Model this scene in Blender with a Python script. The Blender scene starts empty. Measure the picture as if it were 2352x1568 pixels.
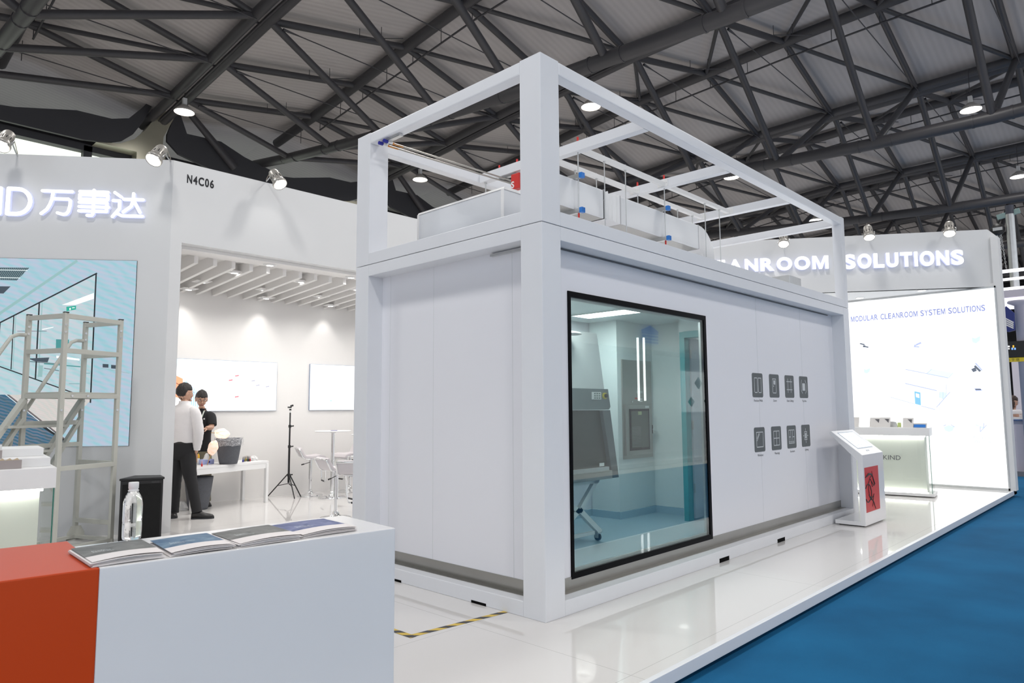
import bpy, bmesh, math, random
from mathutils import Vector, Matrix
random.seed(7)
V = Vector
SC = bpy.context.scene
COL = SC.collection
# ---------------------------------------------------------------- camera
F_PX = 1590.363
CP = V((-3.40956, -2.99278, 1.36))
CR = V((0.693171, -0.720748, -0.005999))
CU = V((-0.064221, -0.070050, 0.995474))
CF = V((0.717906, 0.689649, 0.094844))
cam_d = bpy.data.cameras.new('camera'); cam = bpy.data.objects.new('camera', cam_d); COL.objects.link(cam)
cam.matrix_world = Matrix(((CR.x, CU.x, -CF.x, CP.x), (CR.y, CU.y, -CF.y, CP.y), (CR.z, CU.z, -CF.z, CP.z), (0, 0, 0, 1)))
cam_d.sensor_width = 36; cam_d.lens = F_PX / 2352 * 36; cam_d.clip_start = .05; cam_d.clip_end = 300
cam_d.dof.use_dof = True; cam_d.dof.focus_distance = 6.0; cam_d.dof.aperture_fstop = 8.0
SC.camera = cam
SC.view_settings.view_transform = 'Standard'; SC.view_settings.look = 'None'
SC.view_settings.exposure = 0.0; SC.view_settings.gamma = 1.0; SC.view_settings.use_curve_mapping = False
# ---------------------------------------------------------------- world and lamps' light
W = bpy.data.worlds.new('world'); SC.world = W; W.use_nodes = True
W.node_tree.nodes['Background'].inputs[0].default_value = (.86, .92, 1.0, 1)
W.node_tree.nodes['Background'].inputs[1].default_value = 1.05

def light(kind, loc, power, color=(1, 1, 1), size=.3, aim=None, angle=120, blend=.5, size_y=None):
    d = bpy.data.lights.new('light', kind); d.energy = power; d.color = color
    o = bpy.data.objects.new('light', d); COL.objects.link(o); o.location = loc
    if kind == 'AREA':
        d.size = size
        if size_y: d.shape = 'RECTANGLE'; d.size_y = size_y
        else: d.shape = 'DISK'
    else: d.shadow_soft_size = size
    if kind == 'SPOT': d.spot_size = math.radians(angle); d.spot_blend = blend
    a = V(aim) if aim else V((0, 0, -1))
    o.rotation_euler = a.to_track_quat('-Z', 'Y').to_euler()
    return o
HIGH_BAY = [(4.6 + 9 * i, .7 + 9 * j) for i in range(-1, 5) for j in range(-2, 3)]
for hx, hy in HIGH_BAY:
    light('SPOT', (hx, hy, 10.55), 1000, (1, .975, .94), .6, angle=150, blend=.6)

# ---------------------------------------------------------------- helpers
ORG = {}
def link(o): COL.objects.link(o); return o
def tag(o, label=None, cat=None, group=None, kind=None):
    if label: o['label'] = label
    if cat: o['category'] = cat
    if group: o['group'] = group
    if kind: o['kind'] = kind
    return o
def root(name, loc, label, cat, group=None):
    o = link(bpy.data.objects.new(name, None)); o.location = loc; o.empty_display_size = .1
    ORG[o] = V(loc); return tag(o, label, cat, group)

def ring_axes(d):
    d = d.normalized(); a = V((0, 0, 1)) if abs(d.z) < .9 else V((1, 0, 0))
    x = d.cross(a).normalized(); return x, d.cross(x).normalized()

class MB:
    def __init__(s): s.v = []; s.f = []; s.m = []; s.s = []
    def add(s, vs, fs, mi=0, sm=False):
        n = len(s.v); s.v += [V(p) for p in vs]
        for f in fs: s.f.append([i + n for i in f]); s.m.append(mi); s.s.append(sm)
        return s
    def obox(s, c, a, b, d, mi=0):
        c, a, b, d = V(c), V(a), V(b), V(d)
        if a.cross(b).dot(d) < 0: a = -a
        vs = [c + a * i + b * j + d * k for k in (-1, 1) for j in (-1, 1) for i in (-1, 1)]
        return s.add(vs, [(0, 2, 3, 1), (4, 5, 7, 6), (0, 1, 5, 4), (2, 6, 7, 3), (0, 4, 6, 2), (1, 3, 7, 5)], mi)
    def box(s, p, q, mi=0):
        p, q = V(p), V(q); h = (q - p) / 2
        return s.obox((p + q) / 2, (abs(h.x), 0, 0), (0, abs(h.y), 0), (0, 0, abs(h.z)), mi)
    def beam(s, p, q, w, h, mi=0, up=(0, 0, 1)):
        p, q = V(p), V(q); d = (q - p) / 2; x = d.normalized().cross(V(up))
        x = V((1, 0, 0)) if x.length < 1e-4 else x.normalized(); y = x.cross(d.normalized())
        return s.obox((p + q) / 2, x * w / 2, y * h / 2, d, mi)
    def tube(s, p, q, r, n=12, r2=None, mi=0, caps=True):
        p, q = V(p), V(q); r2 = r if r2 is None else r2; x, y = ring_axes(q - p)
        A = [(math.cos(2 * math.pi * i / n), math.sin(2 * math.pi * i / n)) for i in range(n)]
        P = [p + (x * c + y * d) * r for c, d in A]; Q = [q + (x * c + y * d) * r2 for c, d in A]
        s.add(P + Q, [(i, (i + 1) % n, n + (i + 1) % n, n + i) for i in range(n)], mi, True)
        if caps: s.add(P, [tuple(range(n))[::-1]], mi); s.add(Q, [tuple(range(n))], mi)
        return s
    def pipe(s, pts, r, n=8, mi=0, closed=False):
        pts = [V(p) for p in pts]; m = len(pts); R = []; x = None
        for i, p in enumerate(pts):
            a = pts[i - 1] if (i or closed) else p; b = pts[(i + 1) % m] if (i < m - 1 or closed) else p
            d = (b - a).normalized()
            if x is None: x, y = ring_axes(d)
            else: x = (x - d * x.dot(d)).normalized(); y = d.cross(x)
            rr = r[i] if isinstance(r, (list, tuple)) else r
            R.append([p + (x * math.cos(2 * math.pi * k / n) + y * math.sin(2 * math.pi * k / n)) * rr for k in range(n)])
        vs = [v for q in R for v in q]; fs = []
        for i in range(m if closed else m - 1):
            j = (i + 1) % m
            for k in range(n): fs.append((i * n + k, i * n + (k + 1) % n, j * n + (k + 1) % n, j * n + k))
        s.add(vs, fs, mi, True)
        if not closed: s.add(R[0], [tuple(range(n))[::-1]], mi); s.add(R[-1], [tuple(range(n))], mi)
        return s
    def lathe(s, c, prof, n=24, mi=0, mat=None, sm=True):
        c = V(c); M = mat or Matrix.Identity(3); vs = []; fs = []; m = len(prof)
        for r, z in prof:
            for k in range(n):
                a = 2 * math.pi * k / n; vs.append(c + M @ V((r * math.cos(a), r * math.sin(a), z)))
        for i in range(m - 1):
            for k in range(n): fs.append((i * n + k, i * n + (k + 1) % n, (i + 1) * n + (k + 1) % n, (i + 1) * n + k))
        s.add(vs, fs, mi, sm)
        return s
    def poly(s, pts, mi=0): return s.add(pts, [tuple(range(len(pts)))], mi)
    def prism(s, pts, d, mi=0):
        pts = [V(p) for p in pts]; d = V(d); n = len(pts)
        nrm = V((0, 0, 0))
        for i in range(n): nrm += pts[i].cross(pts[(i + 1) % n])
        if nrm.dot(d) > 0: pts = pts[::-1]
        return s.add(pts + [p + d for p in pts], [tuple(range(n)), tuple(range(2 * n - 1, n - 1, -1))] +
                     [(i, n + i, n + (i + 1) % n, (i + 1) % n) for i in range(n)], mi)
    def build(s, name, mats, parent=None, bevel=0, seg=2):
        me = bpy.data.meshes.new(name); o = bpy.data.objects.new(name, me); link(o)
        org = ORG.get(parent, V((0, 0, 0))) if parent else V((0, 0, 0))
        if parent is None and s.v:   # origin of a single-mesh thing at its base
            xs = [p.x for p in s.v]; ys = [p.y for p in s.v]; zs = [p.z for p in s.v]
            org = V(((min(xs) + max(xs)) / 2, (min(ys) + max(ys)) / 2, min(zs))); o.location = org
        ORG[o] = org
        me.from_pydata([p - org for p in s.v], [], s.f)
        for m in (mats if isinstance(mats, (list, tuple)) else [mats]): me.materials.append(m)
        me.polygons.foreach_set('material_index', s.m); me.polygons.foreach_set('use_smooth', s.s)
        if bevel:
            b = bmesh.new(); b.from_mesh(me)
            bmesh.ops.remove_doubles(b, verts=b.verts, dist=1e-5)
            es = [e for e in b.edges if len(e.link_faces) == 2 and e.calc_face_angle(0) > .6]
            bmesh.ops.bevel(b, geom=es, offset=bevel, segments=seg, affect='EDGES', profile=.6)
            b.to_mesh(me); b.free()
        me.update()
        if parent: o.parent = parent
        return o
def copy_tree(o, parent=None):
    c = o.copy(); COL.objects.link(c); c.parent = parent; ORG[c] = ORG.get(o, V((0, 0, 0)))
    for ch in [x for x in o.children]: copy_tree(ch, c)
    return c

def nodes_of(name):
    m = bpy.data.materials.new(name); m.use_nodes = True; nt = m.node_tree
    return m, nt, nt.nodes['Principled BSDF']
def mat(name, col, rough=.5, metal=0, spec=.5, bump=0, bscale=40, var=0, vscale=3, coat=0, ior=None):
    m, nt, b = nodes_of(name); L = nt.links
    b.inputs['Base Color'].default_value = (*col, 1); b.inputs['Roughness'].default_value = rough
    b.inputs['Metallic'].default_value = metal; b.inputs['Specular IOR Level'].default_value = spec
    b.inputs['Coat Weight'].default_value = coat
    tc = nt.nodes.new('ShaderNodeTexCoord')
    n = nt.nodes.new('ShaderNodeTexNoise'); n.inputs['Scale'].default_value = vscale; n.inputs['Detail'].default_value = 4
    L.new(tc.outputs['Object'], n.inputs['Vector'])
    mr = nt.nodes.new('ShaderNodeMapRange'); v = var or .02
    mr.inputs['To Min'].default_value = 1 - v; mr.inputs['To Max'].default_value = 1 + v
    L.new(n.outputs['Fac'], mr.inputs['Value'])
    mx = nt.nodes.new('ShaderNodeVectorMath'); mx.operation = 'SCALE'; mx.inputs[0].default_value = col
    L.new(mr.outputs[0], mx.inputs['Scale']); L.new(mx.outputs[0], b.inputs['Base Color'])
    if bump:
        n2 = nt.nodes.new('ShaderNodeTexNoise'); n2.inputs['Scale'].default_value = bscale; n2.inputs['Detail'].default_value = 3
        L.new(tc.outputs['Object'], n2.inputs['Vector'])
        bp = nt.nodes.new('ShaderNodeBump'); bp.inputs['Strength'].default_value = bump; bp.inputs['Distance'].default_value = .01
        L.new(n2.outputs['Fac'], bp.inputs['Height']); L.new(bp.outputs[0], b.inputs['Normal'])
    return m
def emis(name, col, k=1.0, rough=.4, sample=False):
    m, nt, b = nodes_of(name)
    b.inputs['Base Color'].default_value = (*[min(c, .8) * .5 for c in col], 1); b.inputs['Roughness'].default_value = rough
    b.inputs['Emission Color'].default_value = (*col, 1); b.inputs['Emission Strength'].default_value = k
    if not sample: m.cycles.emission_sampling = 'NONE'
    return m
def srgb(r, g, b):
    f = lambda c: (c / 255 / 12.92) if c / 255 <= .04045 else ((c / 255 + .055) / 1.055) ** 2.4
    return (f(r), f(g), f(b))
def glass(name, col=(.9, .96, .95), rough=0, ior=1.45, refl=.12):
    m, nt, b = nodes_of(name); L = nt.links     # thin pane: tinted see-through plus a fresnel mirror
    nt.nodes.remove(b); out = nt.nodes['Material Output']
    t = nt.nodes.new('ShaderNodeBsdfTransparent'); t.inputs[0].default_value = (*col, 1)
    g = nt.nodes.new('ShaderNodeBsdfGlossy'); g.inputs['Roughness'].default_value = rough
    fr = nt.nodes.new('ShaderNodeFresnel'); fr.inputs[0].default_value = ior
    nt.nodes.remove(fr); fr = nt.nodes.new('ShaderNodeLayerWeight'); pw = nt.nodes.new('ShaderNodeMath'); pw.operation = 'POWER'; pw.inputs[1].default_value = 4.5
    L.new(fr.outputs['Facing'], pw.inputs[0])
    mm = nt.nodes.new('ShaderNodeMath'); mm.operation = 'MULTIPLY_ADD'; mm.inputs[1].default_value = .75; mm.inputs[2].default_value = refl
    mm.use_clamp = True; L.new(pw.outputs[0], mm.inputs[0])
    mx = nt.nodes.new('ShaderNodeMixShader'); L.new(mm.outputs[0], mx.inputs[0]); L.new(t.outputs[0], mx.inputs[1]); L.new(g.outputs[0], mx.inputs[2])
    L.new(mx.outputs[0], out.inputs[0]); return m

def text(name, s, o, xdir, ydir, size, m, parent=None, width=None, bold=0, depth=.0, align='LEFT', layer=.002, space=1.0):
    c = bpy.data.curves.new('t', 'FONT'); c.body = s; c.size = size; c.align_x = align; c.offset = bold; c.extrude = depth; c.space_character = space
    c.resolution_u = 4
    t = bpy.data.objects.new('t', c); COL.objects.link(t)
    dg = bpy.context.evaluated_depsgraph_get(); me = bpy.data.meshes.new_from_object(t.evaluated_get(dg))
    bpy.data.objects.remove(t); bpy.data.curves.remove(c)
    xd, yd = V(xdir).normalized(), V(ydir).normalized(); nd = xd.cross(yd); o = V(o) + nd * (layer + depth)
    k = 1
    if width and len(me.vertices):
        xs = [v.co.x for v in me.vertices]; k = width / max(1e-6, max(xs) - min(xs))
    org = ORG.get(parent, V((0, 0, 0))) if parent else o.copy()
    for v in me.vertices: v.co = o + xd * v.co.x * k + yd * v.co.y + nd * v.co.z - org
    me.materials.clear(); me.materials.append(m)
    me.name = name; ob = bpy.data.objects.new(name, me); COL.objects.link(ob)
    ORG[ob] = org
    if parent: ob.parent = parent
    else: ob.location = org
    return ob

HELV = dict(zip('ABCDEFGHIJKLMNOPQRSTUVWXYZ0123456789 -"', [.70, .64, .68, .66, .58, .55, .71, .62, .16, .48, .67, .53, .73, .62, .71, .58, .71, .65, .60, .58, .61, .64, .92, .64, .64, .57, .50, .34, .50, .50, .52, .50, .50, .50, .50, .50, .28, .3, .3]))
def htext(name, s, o, xdir, ydir, cap, width, m, parent=None, bold=0, depth=.0, layer=.002, gap=.115):
    """line of capitals, each glyph fitted to grotesque proportions; cap = capital height in metres"""
    xd, yd = V(xdir).normalized(), V(ydir).normalized(); nd = xd.cross(yd); o = V(o) + nd * (layer + depth)
    tot = sum(HELV[c] for c in s) + gap * (len(s) - 1); k = width / tot; x = 0; VS = []; FS = []
    for ch in s:
        w = HELV[ch] * k
        if ch == 'M':
            t_ = .13 + bold * 1.7; n = len(VS); dd_ = .02 if False else 0
            P = [(0, 0), (0, 1), (t_ * 1.25, 1), (.5, .30 + t_ * .3), (1 - t_ * 1.25, 1), (1, 1), (1, 0), (1 - t_, 0), (1 - t_, .70), (.5 + t_ * .42, 0), (.5 - t_ * .42, 0), (t_, .70), (t_, 0)]
            for zz_ in ((depth, -depth) if depth else (0,)):
                for a_, b_ in P: VS.append(o + xd * (x + a_ * w) + yd * b_ * cap + nd * zz_)
            N_ = len(P); FS.append([n + i for i in range(N_)][::-1])
            if depth:
                FS.append([n + N_ + i for i in range(N_)])
                for i in range(N_): FS.append([n + i, n + (i + 1) % N_, n + N_ + (i + 1) % N_, n + N_ + i])
        elif ch != ' ':
            c = bpy.data.curves.new('t', 'FONT'); c.body = ch; c.size = 1; c.offset = bold; c.resolution_u = 6; c.extrude = .01 if depth else 0
            t = bpy.data.objects.new('t', c); COL.objects.link(t); dg = bpy.context.evaluated_depsgraph_get(); me = bpy.data.meshes.new_from_object(t.evaluated_get(dg))
            bpy.data.objects.remove(t); bpy.data.curves.remove(c)
            xs = [v.co.x for v in me.vertices]; ys = [v.co.y for v in me.vertices]; x0, x1, y0, y1 = min(xs), max(xs), min(ys), max(ys); n = len(VS)
            over = .015 if ch in 'OCSGQ0689' else 0
            for v in me.vertices: VS.append(o + xd * (x + (v.co.x - x0) / (x1 - x0) * w) + yd * ((v.co.y - y0) / (y1 - y0) * cap * (1 + 2 * over) - over * cap) + nd * (depth if v.co.z > 0 else (-depth if v.co.z < 0 else 0)))
            FS += [[i + n for i in p.vertices] for p in me.polygons]
        x += w + gap * k
    mb = MB(); mb.add(VS, FS, 0); return mb.build(name, m, parent)

def at(u, v, p0, n):
    """the point of a real plane (p0, n) that the calibrated camera sees at photo pixel (u, v)"""
    w = CF + CR * ((u - 1176) / F_PX) - CU * ((v - 784) / F_PX)
    n = V(n); return CP + w * ((V(p0) - CP).dot(n) / w.dot(n))

# ---------------------------------------------------------------- materials
M = {}
M['booth'] = mat('booth_white_laminate', (.73, .735, .74), .55, var=.015, vscale=1.2)
M['room'] = mat('room_white_laminate', (.84, .825, .81), .6, var=.015)
M['frame'] = mat('white_painted_steel', (.77, .785, .82), .30, spec=.5, var=.03, vscale=2, bump=.08, bscale=14)
M['panel'] = mat('white_coated_wall_panel', (.80, .805, .85), .33, spec=.5, var=.012, vscale=1.5)
M['white'] = mat('white_satin', (.80, .80, .80), .4)
M['gloss'] = mat('white_gloss', (.82, .82, .83), .15, coat=.3)
M['dark_steel'] = mat('dark_grey_painted_steel', (.058, .056, .062), .45, var=.12, vscale=2)
M['galv'] = mat('galvanised_steel', (.62, .63, .63), .32, metal=.85, var=.12, vscale=9)
M['chrome'] = mat('chrome', (.86, .87, .88), .08, metal=1)
M['steel'] = mat('brushed_stainless', (.42, .41, .385), .30, metal=.85, var=.08, vscale=5)
M['black'] = mat('black_plastic', (.012, .012, .013), .45)
M['blackgloss'] = mat('black_glass_border', (.002, .002, .003), .35, spec=.08)
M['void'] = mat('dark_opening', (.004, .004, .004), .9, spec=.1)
M['orange'] = mat('orange_laminate', (.56, .056, .004), .32, spec=.3)
M['red'] = mat('red_plastic', (.60, .03, .025), .4)
M['blue'] = mat('blue_plastic', (.02, .19, .62), .35)
M['navy'] = mat('navy_plastic', (.015, .02, .28), .3)
M['amber'] = mat('amber_tube', (.65, .25, .02), .3)
M['teal'] = mat('teal_door_frame', (.06, .30, .32), .35)
M['light_blue_floor'] = mat('light_blue_vinyl', (.36, .49, .57), .22, spec=.5)
M['rubber'] = mat('dark_rubber', (.02, .022, .026), .7)
M['grey_ladder'] = mat('warm_grey_paint', (.52, .52, .47), .38, var=.05, vscale=6)
M['ahu'] = mat('grey_white_sheet', (.66, .68, .71), .4, var=.02)
M['canvas'] = mat('white_duct_canvas', (.78, .79, .8), .7, bump=.5, bscale=18)
M['ahu_side'] = M['ahu']
M['glass'] = glass('window_glass', (.84, .90, .89), refl=.095)
M['clear'] = glass('clear_glass', (.968, .982, .965), refl=.03)
M['glass_edge'] = mat('green_glass_edge', (.03, .17, .13), .15)
M['skin'] = mat('skin', (.52, .31, .22), .5, var=.05, vscale=15)
M['hair'] = mat('black_hair', (.014, .011, .010), .5, bump=1.0, bscale=90)
M['shirt'] = mat('white_cotton', (.76, .74, .75), .85, bump=.5, bscale=11, var=.04, vscale=8)
M['polo'] = mat('black_cotton', (.010, .010, .012), .85, bump=.4, bscale=12)
M['trousers'] = mat('black_trousers', (.010, .010, .012), .8, bump=.4, bscale=10)
M['olive'] = mat('olive_trousers', (.20, .18, .125), .85, bump=.4, bscale=10)
M['leather'] = mat('black_leather', (.012, .011, .012), .35)
M['pot'] = mat('grey_ribbed_pot', (.095, .10, .115), .7, bump=.3, bscale=60, var=.15, vscale=30)
M['lit_white'] = emis('lit_letter_face', (.97, .975, 1), 1.6)
M['lit_side'] = emis('lit_letter_side', (.62, .66, 1.0), .75)
M['lamp_face'] = emis('lamp_face', (1, .99, .96), 9)
M['can'] = mat('can_lamp_grey', (.42, .40, .37), .38, metal=.5)
M['cable'] = mat('pale_cable', (.35, .30, .25), .6)
M['text_dark'] = mat('dark_lettering', (.012, .012, .016), .5)
M['text_grey'] = mat('grey_lettering', (.10, .105, .115), .6)

# glossy floor tiles of the booth
def tiles(name, col, sx, sy, rough, line):
    m, nt, b = nodes_of(name); L = nt.links
    tc = nt.nodes.new('ShaderNodeTexCoord'); br = nt.nodes.new('ShaderNodeTexBrick')
    mp = nt.nodes.new('ShaderNodeMapping'); mp.inputs['Location'].default_value = (.35, .22, 0)
    L.new(tc.outputs['Object'], mp.inputs[0]); L.new(mp.outputs[0], br.inputs['Vector'])
    br.offset = 0; br.inputs['Scale'].default_value = 1; br.inputs['Brick Width'].default_value = sx; br.inputs['Row Height'].default_value = sy
    br.inputs['Mortar Size'].default_value = .0022; br.inputs['Mortar Smooth'].default_value = .3
    br.inputs['Color1'].default_value = (*col, 1); br.inputs['Color2'].default_value = (*col, 1); br.inputs['Mortar'].default_value = (*line, 1)
    L.new(br.outputs['Color'], b.inputs['Base Color'])
    b.inputs['Roughness'].default_value = rough; b.inputs['Specular IOR Level'].default_value = .6
    n = nt.nodes.new('ShaderNodeTexNoise'); n.inputs['Scale'].default_value = 1.1; L.new(tc.outputs['Object'], n.inputs[0])
    bp = nt.nodes.new('ShaderNodeBump'); bp.inputs['Strength'].default_value = .03; bp.inputs['Distance'].default_value = .02
    L.new(n.outputs[0], bp.inputs['Height']); L.new(bp.outputs[0], b.inputs['Normal'])
    return m
M['tiles'] = tiles('gloss_white_floor_sheet', (.74, .725, .715), 2.44, 1.22, .035, (.50, .49, .48))
def carpet(name):
    m, nt, b = nodes_of(name); L = nt.links
    tc = nt.nodes.new('ShaderNodeTexCoord'); n = nt.nodes.new('ShaderNodeTexNoise'); n.inputs['Scale'].default_value = 1.3; n.inputs['Detail'].default_value = 6
    L.new(tc.outputs['Object'], n.inputs[0]); cr = nt.nodes.new('ShaderNodeValToRGB')
    cr.color_ramp.elements[0].color = (.004, .084, .20, 1); cr.color_ramp.elements[1].color = (.007, .122, .275, 1)
    cr.color_ramp.elements[0].position = .3; cr.color_ramp.elements[1].position = .7
    L.new(n.outputs[0], cr.inputs[0]); L.new(cr.outputs[0], b.inputs['Base Color']); b.inputs['Roughness'].default_value = .95; b.inputs['Specular IOR Level'].default_value = .2
    n2 = nt.nodes.new('ShaderNodeTexNoise'); n2.inputs['Scale'].default_value = 220; L.new(tc.outputs['Object'], n2.inputs[0])
    bp = nt.nodes.new('ShaderNodeBump'); bp.inputs['Strength'].default_value = .3; bp.inputs['Distance'].default_value = .005
    L.new(n2.outputs[0], bp.inputs['Height']); L.new(bp.outputs[0], b.inputs['Normal']); return m
M['carpet'] = carpet('blue_exhibition_carpet')
def ribbed(name, col, axis, scale):
    m, nt, b = nodes_of(name); L = nt.links
    tc = nt.nodes.new('ShaderNodeTexCoord'); wv = nt.nodes.new('ShaderNodeTexWave'); wv.bands_direction = axis
    wv.inputs['Scale'].default_value = scale; L.new(tc.outputs['Object'], wv.inputs[0])
    n = nt.nodes.new('ShaderNodeTexNoise'); n.inputs['Scale'].default_value = .5; n.inputs['Detail'].default_value = 6; L.new(tc.outputs['Object'], n.inputs[0])
    mx = nt.nodes.new('ShaderNodeMix'); mx.data_type = 'RGBA'; mx.inputs[6].default_value = (*[c * .84 for c in col], 1); mx.inputs[7].default_value = (*col, 1)
    ad = nt.nodes.new('ShaderNodeMath'); ad.operation = 'MULTIPLY_ADD'; ad.inputs[1].default_value = .45
    L.new(wv.outputs['Fac'], ad.inputs[0]); L.new(n.outputs[0], ad.inputs[2]); L.new(ad.outputs[0], mx.inputs[0]); L.new(mx.outputs[2], b.inputs['Base Color'])
    bp = nt.nodes.new('ShaderNodeBump'); bp.inputs['Strength'].default_value = .4; bp.inputs['Distance'].default_value = .02
    L.new(wv.outputs['Fac'], bp.inputs['Height']); L.new(bp.outputs[0], b.inputs['Normal']); b.inputs['Roughness'].default_value = .7; return m
M['deck'] = ribbed('corrugated_roof_deck', (.56, .525, .52), 'Y', 1.6)
M['hall_wall'] = mat('charcoal_wall_panel', (.045, .045, .052), .6)
M['capital'] = mat('beige_metal_cladding', (.40, .38, .30), .3, metal=.4, var=.12, vscale=2)
M['day'] = emis('daylit_window', (.86, .95, .80), 1.3)

# ---------------------------------------------------------------- the hall
MB().box((-14, -24, -.2), (78, 24, -.104)).build('floor', mat('pale_hall_floor', (.62, .60, .58), .6))['kind'] = 'structure'
t = MB().box((-12, -5.6, -.1035), (40, -.9, -.1)).build('aisle_carpet', M['carpet']); tag(t, 'flat blue exhibition carpet covering the aisle at the lower right', 'carpet')
t = MB().box((10.36, -.9, -.1035), (40, 6, -.1)).build('side_carpet', M['carpet']); tag(t, 'blue carpet strip glimpsed past the end of the right booth wall', 'carpet')
def interp(x, T):
    if x <= T[0][0]: return T[0][1]
    for (a, b), (c, d) in zip(T, T[1:]):
        if x <= c: return b + (d - b) * (x - a) / (c - a)
    return T[-1][1]
ZV = [(-30, 11.2), (-10, 12.0), (0, 12.1), (8, 12.05), (14.4, 11.7), (17, 11.5), (20, 11.3), (23, 11.1)]
ZR = [(-30, 12.3), (-10, 13.1), (0, 13.3), (5, 13.25), (11.3, 13.0), (14.3, 12.7), (17, 12.4), (20, 12.1), (23, 11.85)]
ZK = [(-30, 11), (-14, 9.5), (-6, 8.85), (0, 8.7), (2.7, 8.77), (5.5, 8.93), (8.3, 9.1), (11, 9.35), (13.8, 9.62), (16.5, 9.95), (19.2, 10.3), (22, 10.8)]
VX = [4.67 + 9.02 * k for k in range(-2, 9)]
YN = [2.79 * n - .03 for n in range(-7, 8)]
# roof deck: folded between valleys and ridges, with real thickness
mb = MB(); YD = [-24] + YN[1:] + [27.4]
for k in range(len(VX) - 1):
    xr = VX[k] + 4.75
    for (xa, Ta, xb, Tb) in ((VX[k], ZV, xr, ZR), (xr, ZR, VX[k + 1], ZV)):
        for y0, y1 in zip(YD, YD[1:]):
            P = [V((xa, y0, interp(y0, Ta) + .26)), V((xa, y1, interp(y1, Ta) + .26)), V((xb, y1, interp(y1, Tb) + .26)), V((xb, y0, interp(y0, Tb) + .26))]
            mb.prism(P, (0, 0, .12))
mb.build('ceiling', M['deck'])['kind'] = 'structure'

def truss_bay(x0, label, double=True):
    xv0, xv1, xr, xk = x0 + .2, x0 + 9.02 - .2, x0 + 4.75, x0 + 3.85
    t = root('roof_truss', (x0, 0, interp(0, ZK) - .2), label, 'roof truss', 'steel roof trusses of the hall')
    D = M['dark_steel']
    def chord(name, x, T, r, off=0):
        m = MB(); m.pipe([(x, y, interp(y, T) + off) for y in YN + [22.3]], r, 10)
        if name == 'bottom_chord':
            for y in YN: m.tube((x, y - .45, interp(y - .45, T)), (x, y - .40, interp(y - .4, T)), r + .012, 12); m.tube((x, y + .40, interp(y + .4, T)), (x, y + .45, interp(y + .45, T)), r + .012, 12)
        m.build(name, D, t)
    chord('top_chord', xv0, ZV, .145); chord('top_chord', xv1, ZV, .145)
    chord('ridge_chord', xr, ZR, .17); chord('bottom_chord', xk, ZK, .17)
    m = MB(); m.pipe([(x0 + .05, y, interp(y, ZV) - .05) for y in YN + [22.3]], .035, 6)
    for y in YN: m.tube((x0 - .2, y + .3, interp(y, ZV)), (x0 + .25, y + .3, interp(y, ZV)), .03, 6)
    m.build('conduit', D, t)
    m = MB(); m.pipe([(xr + .28, y, interp(y, ZR) - .42) for y in YN], .03, 6)
    for y in YN:
        for q in (0, 1.4): m.tube((xr + .28, y + q, interp(y + q, ZR) - .42), (xr + .28, y + q, interp(y + q, ZR) + .2), .012, 5)
    m.build('sprinkler_pipe', D, t)
    for i, y in enumerate(YN):
        a, b, r, k = V((xv0, y, interp(y, ZV))), V((xv1, y, interp(y, ZV))), V((xr, y, interp(y, ZR))), V((xk, y, interp(y, ZK)))
        MB().tube(a, k, .10, 10).build('strut', D, t); MB().tube(b, k, .10, 10).build('strut', D, t)
        MB().tube(a, r, .10, 10).build('rafter', D, t); MB().tube(b, r, .10, 10).build('rafter', D, t)
        if i:
            y2 = YN[i - 1]; r2 = V((xr, y2, interp(y2, ZR))); b2 = V((xv1, y2, interp(y2, ZV)))
            MB().tube(r, b2, .07, 10).build('brace', D, t)
            if double: MB().tube(V((xv0, y2, interp(y2, ZV))), r, .06, 10).build('brace', D, t)
            m = MB(); p = a + V((.35, -.1, -.14)); q = V((xv1, y - .1, interp(y, ZV) - .16)); m.tube(p, q, .016, 6)
            d = (q - p).normalized(); m.tube(p, p + d * .5, .04, 8, r2=.016)
            h = a + (r - a) * .55 + V((0, -.5, -.25)); m.tube(h, h + V((1.0, -.75, .1)), .014, 6); m.tube(h, h + V((0, 0, .3)), .01, 5); m.tube(h + V((.5, -.37, .05)), h + V((.5, -.37, .4)), .01, 5)
            m.build('tie_rod', D, t)
    return t
NEAR = ['over the near left corner of the picture', 'over the white booth walls and the frame tower', 'beyond the frame tower', 'over the lit CLEANROOM SOLUTIONS wall', 'fifth in line, low over the right booth wall', 'far, behind the white spotlights', 'very far, a thin dark line above the booth', 'farther still, almost hidden', 'last one by the end wall', 'end bay at the far gable']
b0 = truss_bay(VX[0], 'dark grey tubular steel roof truss bay ' + NEAR[0], False)
b1 = truss_bay(VX[3], 'dark grey tubular steel roof truss bay ' + NEAR[3])
for k in (1, 2):
    c = copy_tree(b0); c.location.x = VX[k]; c['label'] = 'dark grey tubular steel roof truss bay ' + NEAR[k]
b0 = b1
for k in range(4, len(VX) - 1):
    c = copy_tree(b0); c.location.x = VX[k]; c['label'] = 'dark grey tubular steel roof truss bay ' + NEAR[k]

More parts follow.
